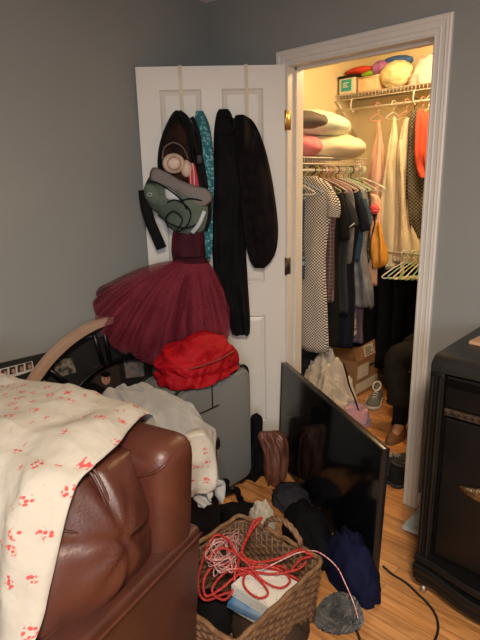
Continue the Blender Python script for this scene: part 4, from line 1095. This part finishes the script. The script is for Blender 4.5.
blob('green_slipper', (-2.02, 3.56, ZS+.128), (.07, .045, .022), mat('lime_felt', (.22, .42, .02), .7), 'lime green slipper under the red one', 'slipper', 2, tilt=Matrix.Rotation(-.08, 3, 'Y'))
blob('purple_ball', (-1.945, 3.57, ZS+.150), (.062, .06, .055), mat('purple_plush', (.16, .02, .24), .7, col2=(.55, .25, .40), scale=12), 'purple plush ball on the bins', 'toy', 3)
blob('blue_slipper', (-1.87, 3.66, ZS+.195), (.12, .06, .04), mat('blue_felt', (.045, .12, .35), .7), 'dark blue slipper behind the cream yarn ball', 'slipper', 4)
M_yarnball = mat('cream_wool', (.80, .70, .42), .9, col2=(.66, .55, .28), scale=22, bump=1, bscale=70)
blob('cream_wool_bundle', (-1.80, 3.53, ZS+.088), (.118, .09, .088), M_yarnball, 'round cream wool bundle on the back shelf', 'yarn', 5, .14, 2.8)
M_pinkbag = mat_sheer('pale_pink_plastic', (.80, .66, .56), .9, (.75, .5, .45), 12)
blob('pink_plastic_bag', (-1.59, 3.55, ZS+.0), (.125, .10, .18), M_pinkbag, 'pale pink plastic bag at the right of the back shelf', 'bag', 6, .3, 2.2, flat=True)
# --- pillows on the left shelf
ZL = 1.652
M_pmint = mat('mint_white_cotton', (.60, .66, .54), .9, col2=(.56, .62, .50)); M_pwhite = mat('ivory_cotton', (.78, .68, .48), .9, col2=(.72, .62, .42)); M_ppink = mat('pink_cotton', (.72, .20, .24), .9, col2=(.66, .28, .30), scale=16); M_pgrey = mat('grey_knit', (.17, .145, .12), .95, col2=(.12, .10, .085), scale=10)
def pillow(name, c, h, m, label, seed, rz=0, cat='pillow', lump=.10):
    bm = bmesh.new(); cushion(bm, (-h[0], -h[1], 0), (h[0], h[1], h[2]*2), .22, 16, None, .75)
    R = Matrix.Translation(c) @ Matrix.Rotation(rz, 4, 'Z')
    for v in bm.verts:
        v.co += v.co.normalized()*lump*.15*(ridged(v.co*6, seed, 3)-.5); v.co.z = max(v.co.z, 0); v.co = R @ v.co
    return tag(obj(name, bm, m), label, cat)
pillow('ivory_pillow', (-1.985, 2.98, ZL), (.15, .25, .064), M_pwhite, 'ivory pillow lying on the left closet shelf under the mint pillow', 3)
pillow('pink_pillow', (-1.99, 2.60, ZL), (.13, .14, .060), M_ppink, 'folded pink pillow at the near end of the left closet shelf', 5)
pillow('mint_pillow', (-1.99, 2.78, ZL+.124), (.15, .26, .062), M_pmint, 'pale mint pillow on top of the ivory pillow', 7)
pillow('grey_blanket_roll', (-1.90, 2.60, ZL+.150), (.09, .15, .042), M_pgrey, 'folded grey knit blanket on top of the mint pillow', 9, cat='blanket')

# --- hangers
hmats = [mat('hanger_'+n, c, .4) for n, c in (('white', (.75, .70, .6)), ('pink', (.75, .35, .32)), ('mint', (.35, .55, .38)), ('black', (.02, .02, .02)), ('blue', (.25, .38, .55)), ('maroon', (.20, .03, .04)), ('lime', (.45, .60, .20)), ('wood', (.50, .30, .14)))]
hnames = ['white', 'pink', 'mint green', 'black', 'light blue', 'maroon', 'lime green', 'tan wooden']
def hanger_mesh(w=.20, drop=.11, r=.0042):
    bm = bmesh.new()
    hk = [Vector((.024*math.cos(a), 0, .006+.024*math.sin(a))) for a in [math.radians(d) for d in range(200, -81, -20)]]
    hk = [Vector((-.0235, 0, -.010))]+[Vector((.0235*math.cos(math.radians(d)), 0, .0235*math.sin(math.radians(d)))) for d in range(180, -91, -18)]+[Vector((0, 0, -.05))]
    tube(bm, hk, r*.9, seg=8)
    tri = [Vector((0, 0, -.05)), Vector((w*.5, 0, -.05-drop*.42)), Vector((w-.01, 0, -.05-drop*.9)), Vector((w, 0, -.05-drop)), Vector((w-.015, 0, -.06-drop)), Vector((0, 0, -.06-drop)), Vector((-w+.015, 0, -.06-drop)), Vector((-w, 0, -.05-drop)), Vector((-w+.01, 0, -.05-drop*.9)), Vector((-w*.5, 0, -.05-drop*.42))]
    tube(bm, tri, r, seg=8, closed=True)
    return me_from(bm, 'hanger')
HM = [hanger_mesh(.175, .075, .0036), hanger_mesh(.17, .09), hanger_mesh(.075, .035, .003)]
for i, m in enumerate(hmats):
    pass
hm_by = {}
def hanger(loc, ci, rz=0, tiltx=0, label=None, group=None, big=0):
    key = (ci, big)
    if key not in hm_by:
        me = HM[big].copy(); me.materials.clear(); me.materials.append(hmats[ci])
        for p in me.polygons: p.use_smooth = True
        hm_by[key] = me
    o = bpy.data.objects.new('clothes_hanger', hm_by[key]); COL.objects.link(o); o.location = loc; o.rotation_euler = (tiltx, 0, rz)
    tag(o, label or (hnames[ci]+' plastic hanger on the crowded left closet rod'), 'hanger', group)
    return o
random.seed(5)
seq = [0, 4, 2, 3, 6, 5, 0, 1, 7, 0, 3, 1, 0, 2, 0, 6, 3, 0, 7, 0]
garY = []
for i, (ci, y) in enumerate(zip(seq, (2.44, 2.50, 2.585, 2.66, 2.70, 2.735, 2.79, 2.83, 2.86, 2.895, 2.92, 2.95, 2.98, 3.01, 3.04, 3.07, 3.10, 3.13))):
    hanger((RX+.0, y, RZ_), ci, random.uniform(-.10, .10), 0, group='%s hangers on the left closet rod' % hnames[ci], big=0)
# the last hangers swing forward and show their full shape
# --- clothes on the left rod: each in its own vertical plane
def fab(n, c, c2=None, sc=8, r=.85, b=.35): return mat(n, c, r, col2=c2, scale=sc, bump=b, bscale=70)
M_dots = mat_grid('black_white_diamond_print', (.018, .017, .016), (.74, .68, .57), 80, 'dots', 45, .8, 'UV', .33, .43)
G = lambda *a, **k: garment(*a, **k)
G('maroon_top', YP(2.44), [(179, 262, 280, .012), (189, 246, 298, .03), (230, 248, 296, .035), (280, 248, 300, .035)], fab('maroon_knit', (.13, .02, .03)), 'maroon top at the very front of the left closet rod', seed=1, folds=4, amp=.008)
G('blue_print_blouse', YP(2.50), [(179, 268, 286, .012), (189, 250, 304, .03), (230, 252, 303, .03), (275, 252, 304, .03)], mat_grid('blue_floral', (.03, .05, .09), (.25, .38, .50), 30, 'noise', 0, .8, 'UV', .25, .4), 'dark blue blouse with light print just left of the diamond print dress', seed=2, folds=4, amp=.008)
G('diamond_print_dress', YP(2.585), [(176, 292, 316, .012), (185, 280, 330, .035), (200, 275, 333, .045), (222, 277, 329, .045), (255, 279, 325, .04), (300, 276, 326, .045), (346, 272, 328, .05)], M_dots, 'long black and white diamond print dress with short sleeves', 'dress',
  sleeves=(([(327, 192), (333, 205), (333, 217)], [.035, .045, .042], .7), ), seed=3, folds=5, amp=.010, rnd=.008)
G('plaid_shirt', YP(2.66), [(183, 300, 322, .01), (191, 290, 336, .025), (240, 292, 334, .03), (299, 290, 334, .03)], mat_grid('red_grey_plaid', (.20, .16, .16), (.07, .03, .035), 42, 'grid', 0, .8, 'UV', .2, .5), 'greyish red plaid shirt peeking out behind the diamond print dress', seed=4)
G('black_tshirt', YP(2.72), [(183, 308, 328, .012), (191, 298, 340, .035), (210, 296, 344, .04), (250, 300, 338, .04), (300, 299, 338, .04), (342, 299, 339, .04)], fab('black_rayon', (.012, .011, .010)), 'long black tunic hanging next to the diamond print dress', seed=5, sleeves=(([(336, 197), (342, 215), (345, 240)], [.03, .038, .035], .6),), folds=5, amp=.01)
G('charcoal_tee', YP(2.79), [(184, 318, 335, .012), (191, 308, 346, .03), (215, 306, 350, .035), (260, 308, 346, .035), (310, 306, 348, .035)], fab('dark_charcoal', (.035, .035, .036)), 'charcoal short sleeve tee on the left closet rod', seed=6, sleeves=(([(345, 200), (351, 215), (354, 227)], [.03, .036, .034], .6),))
G('grey_heather_shirt', YP(2.86), [(184, 326, 342, .012), (191, 316, 352, .03), (215, 314, 355, .035), (255, 316, 352, .035), (262, 316, 350, .03)], fab('grey_heather', (.17, .165, .17), (.10, .10, .11), 25), 'heather grey shirt between the charcoal tee and the blue shirt', seed=7)
G('navy_dress', YP(2.92), [(184, 332, 348, .012), (191, 322, 357, .03), (220, 322, 360, .035), (260, 324, 354, .035), (300, 322, 355, .035), (345, 321, 352, .035)], fab('deep_navy_black', (.012, .013, .020)), 'very dark navy dress reaching low behind the black tunic', seed=8, sleeves=(([(357, 200), (362, 215), (366, 231)], [.03, .036, .034], .6),), cat='dress')
G('blue_shirt', YP(2.98), [(184, 338, 352, .012), (191, 328, 361, .03), (215, 326, 364, .03), (260, 328, 358, .03)], fab('steel_blue', (.035, .08, .13)), 'steel blue shirt with white sleeve trim on the left closet rod', seed=9, sleeves=(([(361, 200), (365, 215), (367, 226)], [.03, .036, .034], .6),))
G('silver_grey_dress', YP(3.04), [(184, 344, 357, .012), (191, 334, 365, .03), (215, 333, 368, .035), (250, 336, 366, .035), (280, 334, 370, .04), (304, 332, 373, .045)], fab('silver_satin', (.20, .20, .20), (.10, .10, .105), 12, .4), 'silver grey satin dress with a fluttering hem', seed=10, folds=7, amp=.018, hem=.02, cat='dress')
G('cream_floral_top', YP(3.00), [(200, 336, 350, .012), (240, 334, 354, .03), (300, 334, 354, .03), (334, 336, 355, .035)], mat_grid('cream_brown_print', (.60, .50, .33), (.12, .10, .07), 45, 'noise', 0, .8, 'UV', .3, .45), 'cream top with brown print hanging low above the cardboard box', seed=11)
G('mauve_skirt', YP(3.09), [(196, 345, 362, .012), (260, 345, 363, .03), (300, 345, 363, .03), (341, 344, 363, .035)], fab('mauve_cotton', (.16, .11, .14)), 'dusty mauve dress hanging low beside the cream top', seed=12, cat='dress')
G('black_speckled_cardigan', YP(3.10), [(181, 350, 362, .012), (189, 342, 369, .03), (212, 341, 371, .035), (245, 343, 370, .035), (262, 344, 369, .03)], mat_grid('black_speckle', (.02, .02, .02), (.35, .30, .24), 90, 'noise', 0, .9, 'UV', .18, .3), 'black speckled cardigan near the far end of the left closet rod', seed=13)
FP = YP(3.17)
o = G('peach_floral_top', FP, [(194, 367, 374, .012), (200, 364, 380, .025), (225, 365, 380, .03), (255, 366, 378, .03), (285, 364, 376, .03)], mat_grid('peach_print', (.72, .42, .28), (.45, .10, .07), 26, 'noise', 0, .8, 'UV', .25, .4), 'peach floral top at the far end of the left closet rod', seed=14)
bm = bmesh.new(); bmesh.ops.create_icosphere(bm, subdivisions=4, radius=.032); fc = FP.w(*FP.hit(378, 209), .05)
for v in bm.verts: v.co = fc+v.co*(1+.25*(ridged(v.co*50, 2, 3)-.5))
obj('fabric_flower', bm, mat('hot_pink_fabric', (.72, .09, .11), .7), o, label='hot pink fabric flower')
G('marigold_scarf', YP(3.13), [(222, 376, 380, .008), (235, 373, 383, .02), (250, 371, 386, .028), (262, 373, 386, .025), (268, 376, 380, .01)], fab('marigold_satin', (.70, .32, .03), (.55, .22, .02), 12, .5), 'marigold yellow scarf dangling below the pink fabric flower', 'scarf', seed=15, folds=6, amp=.015)
G('black_ribbon', YP(3.15), [(208, 370, 377, .01), (240, 368, 376, .02), (268, 370, 374, .015)], fab('black_sash_cloth', (.012, .011, .012)), 'narrow black sash left of the marigold scarf', 'sash', seed=16)
# white cuffs
bm = bmesh.new(); q = YP(2.77)
tube(bm, [q.w(*q.hit(x, y), .03) for x, y in ((348, 230), (357, 223))], .0035, seg=6); cu_ = bpy.data.objects['charcoal_tee']; obj('cuff_trim', bm, M_paper, cu_, label='white sleeve trim')
# --- hangers turned towards the door at the far end
for (px, py, ci, rz) in ((372, 188, 0, .05), (366, 186, 2, -.05), (360, 184, 6, .08), (378, 190, 0, -.02)):
    pass
for j, (y, ci, rz) in enumerate(((3.19, 0, .25), (3.205, 2, .12), (3.215, 0, -.05))):
    hanger((RX+.02, y+.0, RZ_), ci, rz, 0, 'bare %s hanger at the far end of the left closet rod' % hnames[ci] if ci == 2 else 'bare white hanger at the far end of the left closet rod', group=None if ci == 2 else 'bare white hangers at the far end of the left rod')
# --- back rod dresses
BR, ZR = 3.45, 1.995
def back_dress(name, rows, m, label, x, ci, y=BR, cat='dress', **k):
    p = YP(y); o = garment(name, p, rows, m, label, cat, **k)
    return o
def bhanger(px, ci, label, rz=1.35):
    u, z = YP(BR).hit(px, 104); hanger((u, BR, ZR), ci, rz, 0, label, None, 2)
M_blush = fab('blush_satin', (.78, .48, .36), (.70, .40, .29), 6, .5); M_ivory = fab('ivory_satin', (.80, .70, .50), (.74, .64, .44), 5, .45)
M_tul = mat_grid('ivory_dotted_tulle', (.66, .57, .42), (.80, .73, .58), 60, 'dots', 45, .85, 'UV', .15, .3)
back_dress('blush_dress', [(120, 377.5, 379.5, .008), (138, 376, 382, .012), (152, 373, 384, .02), (172, 369, 386, .035), (190, 366, 387, .04), (215, 362, 390, .045), (245, 358, 391, .05)], M_blush, 'blush pink strappy dress, leftmost on the back closet rod', 0, 0, y=3.47, seed=1, folds=5, amp=.012)
back_dress('ivory_gown', [(117, 393, 395.5, .008), (133, 391, 397, .014), (150, 389, 398, .025), (190, 383, 400, .04), (230, 378, 402, .05), (268, 372, 409, .065)], M_ivory, 'long ivory satin gown hanging on the back closet rod', 0, 0, y=3.42, seed=2, folds=4, amp=.010)
back_dress('tulle_gown', [(117, 406, 409, .008), (130, 402, 409, .014), (150, 399, 409, .028), (185, 398, 411, .035), (215, 398, 416, .05), (245, 396, 423, .065), (262, 395, 424, .07)], M_tul, 'ivory dotted tulle dress next to the satin gown', 0, 0, y=3.40, seed=3, folds=7, amp=.016, hem=.01)
back_dress('ribbon_tie', [(140, 399, 402, .004), (200, 401, 404, .006), (276, 400, 404, .005)], M_ivory, 'long ivory ribbon dangling between the two pale gowns', 0, 0, y=3.33, seed=6, folds=2, amp=.002, cat='ribbon', n=16)
back_dress('checked_dress', [(110, 413, 418, .01), (120, 410, 421, .03), (150, 408, 424, .04), (190, 407, 425, .04), (220, 409, 425, .035), (238, 414, 424, .02)], mat_grid('black_cream_check', (.36, .31, .23), (.022, .02, .019), 62, 'grid', 45, .8, 'UV', .2, .5), 'black dress with thin cream diamond check', 0, 0, y=3.38, seed=4)
back_dress('coral_shirt', [(110, 419, 423, .012), (117, 417, 429, .03), (140, 416, 431, .04), (162, 416, 430, .035), (178, 420, 431, .035)], fab('coral_cotton', (.68, .10, .06)), 'coral red shirt right of the checked dress', 0, 0, y=3.34, seed=5, cat='clothing')
back_dress('yellow_shirt', [(110, 425, 430, .012), (117, 424, 440, .03), (150, 425, 448, .04), (200, 425, 448, .035)], fab('yellow_cotton', (.78, .45, .06)), 'golden yellow shirt behind the coral shirt at the door frame', 0, 0, y=3.50, seed=7, cat='clothing')
for px, ci, lab in ((378, 1, 'pink hanger holding the blush dress'), (394, 0, 'white hanger holding the ivory gown'), (407, 1, 'pink hanger holding the dotted tulle dress'), (415, 3, 'black hanger holding the checked dress'), (423, 1, 'pink hanger holding the coral shirt'), (429, 0, 'white hanger holding the yellow shirt')):
    bhanger(px, ci, lab)
# --- lower back rod, black clothes and a bunch of empty hangers
obj_r = tag(obj('lower_rod', tubem([(CXL, 3.50, 1.03), (CX1, 3.50, 1.03)], .012, seg=12), M_wire), 'lower hanging rod along the closet back wall', 'rod')
random.seed(8)
for i, x in enumerate((-2.02, -1.91, -1.80, -1.69, -1.58, -1.47, -1.36, -1.25, -1.14, -1.03)):
    bm = bmesh.new(); pl = Plane((x, 3.50, 0), (.35, .94, 0), (.94, -.35, 0))
    drape(bm, pl, [(.965, -.02, .02, .012), (.945, -.12, .12, .03), (.90, -.19, .19, .042), (.7, -.18, .18, .042), (.45, -.18, .18, .04), (.14+random.uniform(-.04, .05), -.19, .19, .042)], seed=i+20, folds=5, amp=.008, n=30, nz=16)
    tag(obj('black_trousers', bm, M_blkc), 'black garment on the lower back rod of the closet', 'clothing', 'black clothes on the lower back rod')
for i in range(7):
    u, z = YP(3.22).hit(397+i*3.6, 276)
    hanger((u+.03, 3.25+.012*i, 1.03+.0), (0, 2, 0, 6, 0, 2, 0)[i], 1.0+i*.10, -.12+.04*i, 'empty pale hanger in the bunch under the tulle dress', 'empty hangers under the tulle dress', 1)
tag(obj('short_rod', tubem([(-1.75, 3.28, 1.03), (CX1, 3.28, 1.03)], .008, seg=12), M_wire), 'short rod carrying the bunch of empty hangers', 'rod')
# --- cardboard box
M_card = mat('brown_cardboard', (.36, .19, .085), .8, col2=(.32, .165, .07), scale=5)
cbx = empty('cardboard_box', (-1.9, 3.2, 0), 'brown cardboard shipping box with white labels on the closet floor', 'box')
xf = -1.755
CB = Plane((xf, 0, 0), (0, 1, 0), (1, 0, 0))
obj('body', bxm((-2.10, 3.05, .0), (xf, 3.375, .275), .003, 1), M_card, cbx, False)
bm = bmesh.new(); prism(bm, [(3.055, .272), (3.37, .272), (3.372, .372), (3.06, .362)], lambda y, z, t: Vector((xf+.002+t-(z-.272)*.25, y, z)), 0, .004); obj('flap', bm, M_card, cbx, False)
M_lab = mat('paper_label', (.68, .60, .46), .7, col2=(.62, .53, .40), scale=20)
def labq(name, y0, y1, z0, z1, par, lean=False, m=None):
    bm = bmesh.new(); prism(bm, [(y0, z0), (y1, z0), (y1, z1), (y0, z1)], lambda y, z, t: Vector((xf+.0075+t-((z-.272)*.25 if lean else .0055), y, z)), 0, .0012); return obj(name, bm, m or M_lab, par, False)
sl_ = labq('shipping_label', 3.17, 3.30, .285, .36, cbx, True)
M_ink = mat('black_ink', (.03, .03, .03), .8)
for k in range(4): labq('print_line', 3.185, 3.285-.02*(k % 2), .295+k*.015, .301+k*.015, sl_, True, M_ink).location.x += .0016
labq('shipping_label', 3.075, 3.23, .135, .235, cbx); labq('packing_tape', 3.06, 3.37, .03, .105, cbx)
labq('print_block', 3.25, 3.34, .19, .21, cbx, False, M_ink)
# --- white bag pile with pink bag
M_wb = mat_sheer('white_translucent_plastic', (.62, .56, .47), .92, (.50, .44, .36), 9)
p = atz(330, 408, 0)
o = heap('white_plastic_bag', (-1.77, 2.72, 0), (.22, .20, .44), M_wb, 41, .26, 1.9, 6, rz=.3, shape=lambda q: Vector((q.x*(1-.35*max(q.z, 0)), q.y*(1-.35*max(q.z, 0)), q.z)), floor=.002); tag(o, 'large white translucent plastic bag standing stuffed behind the television', 'bag')
PK = Plane((-1.52, 2.66, 0), (.5, .866, 0), (.866, -.5, 0))
pb2 = heap('pink_tote_bag', (-1.53, 2.67, 0), (.065, .11, .17), mat('pink_lilac_print', (.62, .33, .33), .7, col2=(.30, .22, .32), scale=14), 44, .18, 1.7, 5, rz=-.5, floor=.002); tag(pb2, 'pink patterned tote bag with dark strap beside the white plastic bag', 'bag')
bm = bmesh.new(); tube(bm, catmull([PK.w(*PK.hit(x, y), .03) for x, y in ((341, 362), (344, 372), (347, 384), (352, 396), (356, 408))], 8), .010, seg=8, flat=.4); obj('strap', bm, M_bpblk, pb2)
G('dark_blue_print_trousers', YP(2.80), [(345, 300, 330, .03), (352, 298, 334, .05), (372, 298, 330, .06), (392, 300, 326, .05)], mat_grid('blue_camouflage', (.012, .016, .022), (.04, .08, .12), 22, 'noise', 0, .9, 'UV', .2, .5), 'dark blue patterned clothes bunched below the diamond print dress', seed=24)

# --- shoes
def shoe(c, rz, m_up, m_sole, label, L_=.27, name='sneaker', group=None):
    e = empty(name, c, label, 'shoe', group); R = Matrix.Translation(c) @ Matrix.Rotation(rz, 4, 'Z')
    n = 24; bm = bmesh.new(); rings = []
    def wid(t): return .047*(1-.18*math.sin(PI*min(1, t*1.6)))*(1 if t < .75 else math.sqrt(max(0, 1-((t-.75)/.26)**2)))*(math.sqrt(min(1, (t+.03)/.12)))
    for i in range(n+1):
        t = i/n; w = max(wid(t), .006); x = -L_*.5+L_*t
        rings.append([bm.verts.new(R @ Vector((x, sy*w*1.06, z))) for sy, z in ((-1, .002+.006*t**6), (-1.04, .022+.008*t**6), (1.04, .022+.008*t**6), (1, .002+.006*t**6))])
    for A, B in zip(rings, rings[1:]):
        for k in range(4): bm.faces.new((A[k], A[(k+1) % 4], B[(k+1) % 4], B[k]))
    bm.faces.new(rings[0]); bm.faces.new(rings[-1]); obj('sole', bm, m_sole, e)
    bm = bmesh.new(); rings = []
    for i in range(n+1):
        t = i/n; w = max(wid(t), .005); x = -L_*.5+L_*t*.99
        h = .095-.035*min(1, max(0, (t-.1)/.35)) if t < .45 else .060-.030*((t-.45)/.55)**1.2
        if t < .05: h = .085
        ring = []
        for k in range(13):
            a = PI*k/12; ring.append(bm.verts.new(R @ Vector((x, -math.cos(a)*w*(1-.25*math.sin(a)), .020+h*math.sin(a)**.7*(.80 if t > .9 else 1)))))
        rings.append(ring)
    for A, B in zip(rings, rings[1:]):
        for k in range(12): bm.faces.new((A[k], A[k+1], B[k+1], B[k]))
    bm.faces.new(rings[0]); bm.faces.new(rings[-1]); obj('upper', bm, m_up, e)
    bm = bmesh.new()
    tube(bm, [R @ Vector((-L_*.5+.055+.042*math.cos(a), .026*math.sin(a), .108-.006*math.cos(a)*3)) for a in [2*PI*i/20 for i in range(20)]], .007, seg=6, closed=True); obj('collar', bm, m_sole, e)
    bm = bmesh.new()
    for k in range(4):
        x = -L_*.5+.115+k*.021; z = .090-k*.009
        tube(bm, [R @ Vector((x, -.022, z-.010)), R @ Vector((x+.004, 0, z+.001)), R @ Vector((x, .022, z-.010))], .0035, seg=6)
    obj('laces', bm, m_sole, e)
    bm = bmesh.new()
    for s in (-1, 1): tube(bm, catmull([R @ Vector((-.06, s*.048, .035)), R @ Vector((0, s*.050, .050)), R @ Vector((.05, s*.050, .034))], 5), .004, seg=6)
    obj('stripe', bm, m_sole, e)
    return e
M_sg = mat('grey_mesh', (.16, .155, .14), .8, scale=60); M_sw = mat('pale_sole', (.60, .55, .45), .6); M_sd = mat('dark_grey_mesh', (.045, .045, .045), .8); M_ss = mat('grey_sole', (.30, .29, .27), .6); M_sb = mat('black_mesh', (.012, .012, .012), .8)
p = atz(374.5, 404, 0); shoe(p, math.radians(-72), M_sg, M_sw, 'light grey sneaker on the closet floor in front of the cardboard box', .24)
p = atz(394, 468, 0); shoe(p, math.radians(75), M_sd, M_ss, 'dark grey sneaker with pale stripe beside the corner of the television', .26)
p = atz(409, 479, 0); shoe(p, math.radians(72), M_sb, M_sd, 'black sneaker half hidden behind the right door trim', .26)

# ================================================================= PERSON seated in the closet
def skin(name, verts, edges, radii, m, parent=None, sub=2, root=0):
    me = bpy.data.meshes.new(name); me.from_pydata([tuple(v) for v in verts], edges, []); me.update()
    o = bpy.data.objects.new(name, me); COL.objects.link(o)
    md = o.modifiers.new('skin', 'SKIN'); md.use_smooth_shade = True
    for i, v in enumerate(me.skin_vertices[0].data):
        r = radii[i]; v.radius = (r, r) if not isinstance(r, tuple) else r; v.use_root = (i == root); v.use_loose = False
    s = o.modifiers.new('sub', 'SUBSURF'); s.levels = sub; s.render_levels = sub
    dg = bpy.context.evaluated_depsgraph_get(); me2 = bpy.data.meshes.new_from_object(o.evaluated_get(dg))
    bpy.data.objects.remove(o); bpy.data.meshes.remove(me)
    me2.name = name; me2.materials.clear()
    return link(name, me2, m, parent)
PX, PY = -.93, 2.93
M_skin = mat('skin', (.42, .22, .14), .55)
M_trs = mat('dark_olive_trousers', (.022, .019, .016), .9, col2=(.015, .013, .011), scale=8, bump=.4)
M_sock = mat('black_sock', (.008, .008, .008), .95); M_tan = mat('brown_slipper', (.14, .06, .025), .7)
st = empty('step_stool', (PX, PY, 0), 'small wooden stool carrying the seated person behind the door trim', 'stool')
obj('seat', bxm((PX-.17, PY-.15, .365), (PX+.17, PY+.15, .39), .008), M_ash, st)
for sx in (-1, 1):
    for sy in (-1, 1): obj('leg', tubem([(PX+sx*.13, PY+sy*.11, .37), (PX+sx*.16, PY+sy*.13, 0)], .014, seg=10), M_ash, st)
V = [(PX, PY, .52), (PX-.02, PY, .66), (PX-.06, PY, .82), (PX-.09, PY, .95), (PX-.115, PY, 1.04), (PX-.14, PY, 1.12), (PX-.16, PY, 1.22),
     (PX-.08, PY-.17, .94), (PX-.10, PY-.23, .68), (PX-.24, PY-.17, .56), (PX-.30, PY-.15, .53),
     (PX-.08, PY+.17, .94), (PX-.10, PY+.23, .68), (PX-.24, PY+.17, .56), (PX-.30, PY+.15, .53),
     (PX-.02, PY-.09, .50), (PX-.36, PY-.12, .48), (PX-.34, PY-.17, .09), (PX-.335, PY-.20, .05), (PX-.32, PY-.28, .035),
     (PX-.02, PY+.09, .50), (PX-.38, PY+.10, .48), (PX-.32, PY+.12, .09), (PX-.315, PY+.09, .05), (PX-.30, PY+.01, .035)]
Eg = [(0, 1), (1, 2), (2, 3), (3, 4), (4, 5), (5, 6), (3, 7), (7, 8), (8, 9), (9, 10), (3, 11), (11, 12), (12, 13), (13, 14), (0, 15), (15, 16), (16, 17), (17, 18), (18, 19), (0, 20), (20, 21), (21, 22), (22, 23), (23, 24)]
Rd = [.12, .115, .125, .10, .05, .075, .085, .055, .042, .028, .022, .055, .042, .028, .022, .085, .058, .036, .034, .026, .085, .058, .036, .034, .026]
body = skin('person', V, Eg, Rd, M_skin)
tag(body, 'person in dark trousers sitting in the closet, one leg visible beside the door trim', 'person')
def leg_cloth(hip, knee, ankle, seed):
    bm = bmesh.new(); pts = [Vector(hip), (Vector(hip)+Vector(knee))/2+Vector((0, 0, .005)), Vector(knee)+Vector((-.015, 0, .005)), Vector(knee)+Vector((-.03, 0, -.10)), Vector(knee).lerp(Vector(ankle), .55), Vector(knee).lerp(Vector(ankle), .72)]
    P = catmull(pts, 7); rr = [x[0] for x in interp([(.11,), (.092,), (.083,), (.088,), (.09,), (.088,)], len(P)-1)]; rings = []
    prev = Vector((0, 1, 0))
    for i, p in enumerate(P):
        d = (P[min(i+1, len(P)-1)]-P[max(i-1, 0)]).normalized(); a = (prev-d*prev.dot(d)).normalized(); b = d.cross(a); prev = a
        rings.append([bm.verts.new(p+(a*math.cos(2*PI*k/24)+b*math.sin(2*PI*k/24))*rr[i]*(1+.14*(ridged((math.cos(2*PI*k/24)*1.3, math.sin(2*PI*k/24)*1.3, i*.22), seed, 3)-.5))) for k in range(24)])
    for A, B in zip(rings, rings[1:]):
        for k in range(24): bm.faces.new((A[k], A[(k+1) % 24], B[(k+1) % 24], B[k]))
    return bm
obj('trouser_leg', leg_cloth(V[15], V[16], V[17], 2), M_trs, body); obj('trouser_leg', leg_cloth(V[20], V[21], V[22], 3), M_trs, body)
Ssh = skin('shirt', [V[0], V[1], V[2], V[3], V[7], V[8], V[11], V[12]], [(0, 1), (1, 2), (2, 3), (3, 4), (4, 5), (3, 6), (6, 7)], [.145, .135, .14, .12, .075, .06, .075, .06], M_trs, body)
for i in (17, 22):
    a = Vector(V[i])
    obj('sock', tubem([a+Vector((0, 0, .16)), a+Vector((0, 0, .08)), a+Vector((0, 0, .01)), a+Vector((-.01, 0, -.03))], lambda t: .047-.004*t, seg=16), M_sock, body)
    heap('slipper', (a.x+.01, a.y-.055, 0), (.046, .115, .062), M_tan, i, .05, 1.5, 4, parent=body)
hd = heap('hair', (PX-.15, PY, 1.24), (.098, .088, .10), mat('dark_hair', (.02, .013, .009), .6), 3, .08, 3, 4, parent=body, flat=False)
for sy in (-.03, .03):
    bm = bmesh.new(); bmesh.ops.create_uvsphere(bm, u_segments=10, v_segments=8, radius=.009)
    for v in bm.verts: v.co += Vector((PX-.24, PY+sy, 1.21))
    obj('eye', bm, M_blk, body)

# ================================================================= let the loose cloth settle, then keep the settled shape
cols = []
for nm in ('floor', 'television', 'wicker_basket', 'suitcase', 'storage_chest', 'leather_sofa'):
    r = bpy.data.objects[nm]
    for o in ([r] if r.type == 'MESH' else list(r.children)):
        if o.name.startswith(('floor', 'shell', 'body', 'lid', 'backrest')):
            cols.append(o)
bm = bmesh.new(); box(bm, (BX0-.01, BY0-.01, 0), (BX1+.012, BY1+.012, BH+.02)); bbx = link('basket_block', me_from(bm), None); cols.append(bbx)
bm = bmesh.new(); box(bm, (-.3, -1.2, -.3), (tw_+.6, .008, .60), 0, 1, TVM); tbx = link('television_block', me_from(bm), None); cols.append(tbx); cols += CORES
for o in cols:
    o.modifiers.new('col', 'COLLISION'); o.collision.thickness_outer = .004; o.collision.cloth_friction = 20
S.frame_start = 1; S.frame_end = 60
for f in range(1, 34): S.frame_set(f)
dg = bpy.context.evaluated_depsgraph_get()
for o in SIMS:
    me = bpy.data.meshes.new_from_object(o.evaluated_get(dg)); 
    for p in me.polygons: p.use_smooth = True
    if o.location.length < 1e-6 and not o.name.startswith('grey_blanket'):
        for v in me.vertices:
            e = (v.co-TL).dot(tn)
            if e < .010: v.co += tn*(.010-e)
    o['_n'] = 1; old = o.data; o.modifiers.clear(); o.data = me; bpy.data.meshes.remove(old); del o['_n']
    md = o.modifiers.new('sub', 'SUBSURF'); md.levels = 1; md.render_levels = 1
    md = o.modifiers.new('thick', 'SOLIDIFY'); md.thickness = .003; md.offset = 1
for o in cols:
    o.modifiers.remove(o.modifiers['col'])
bpy.data.objects.remove(bbx); bpy.data.objects.remove(tbx)
S.frame_set(1)
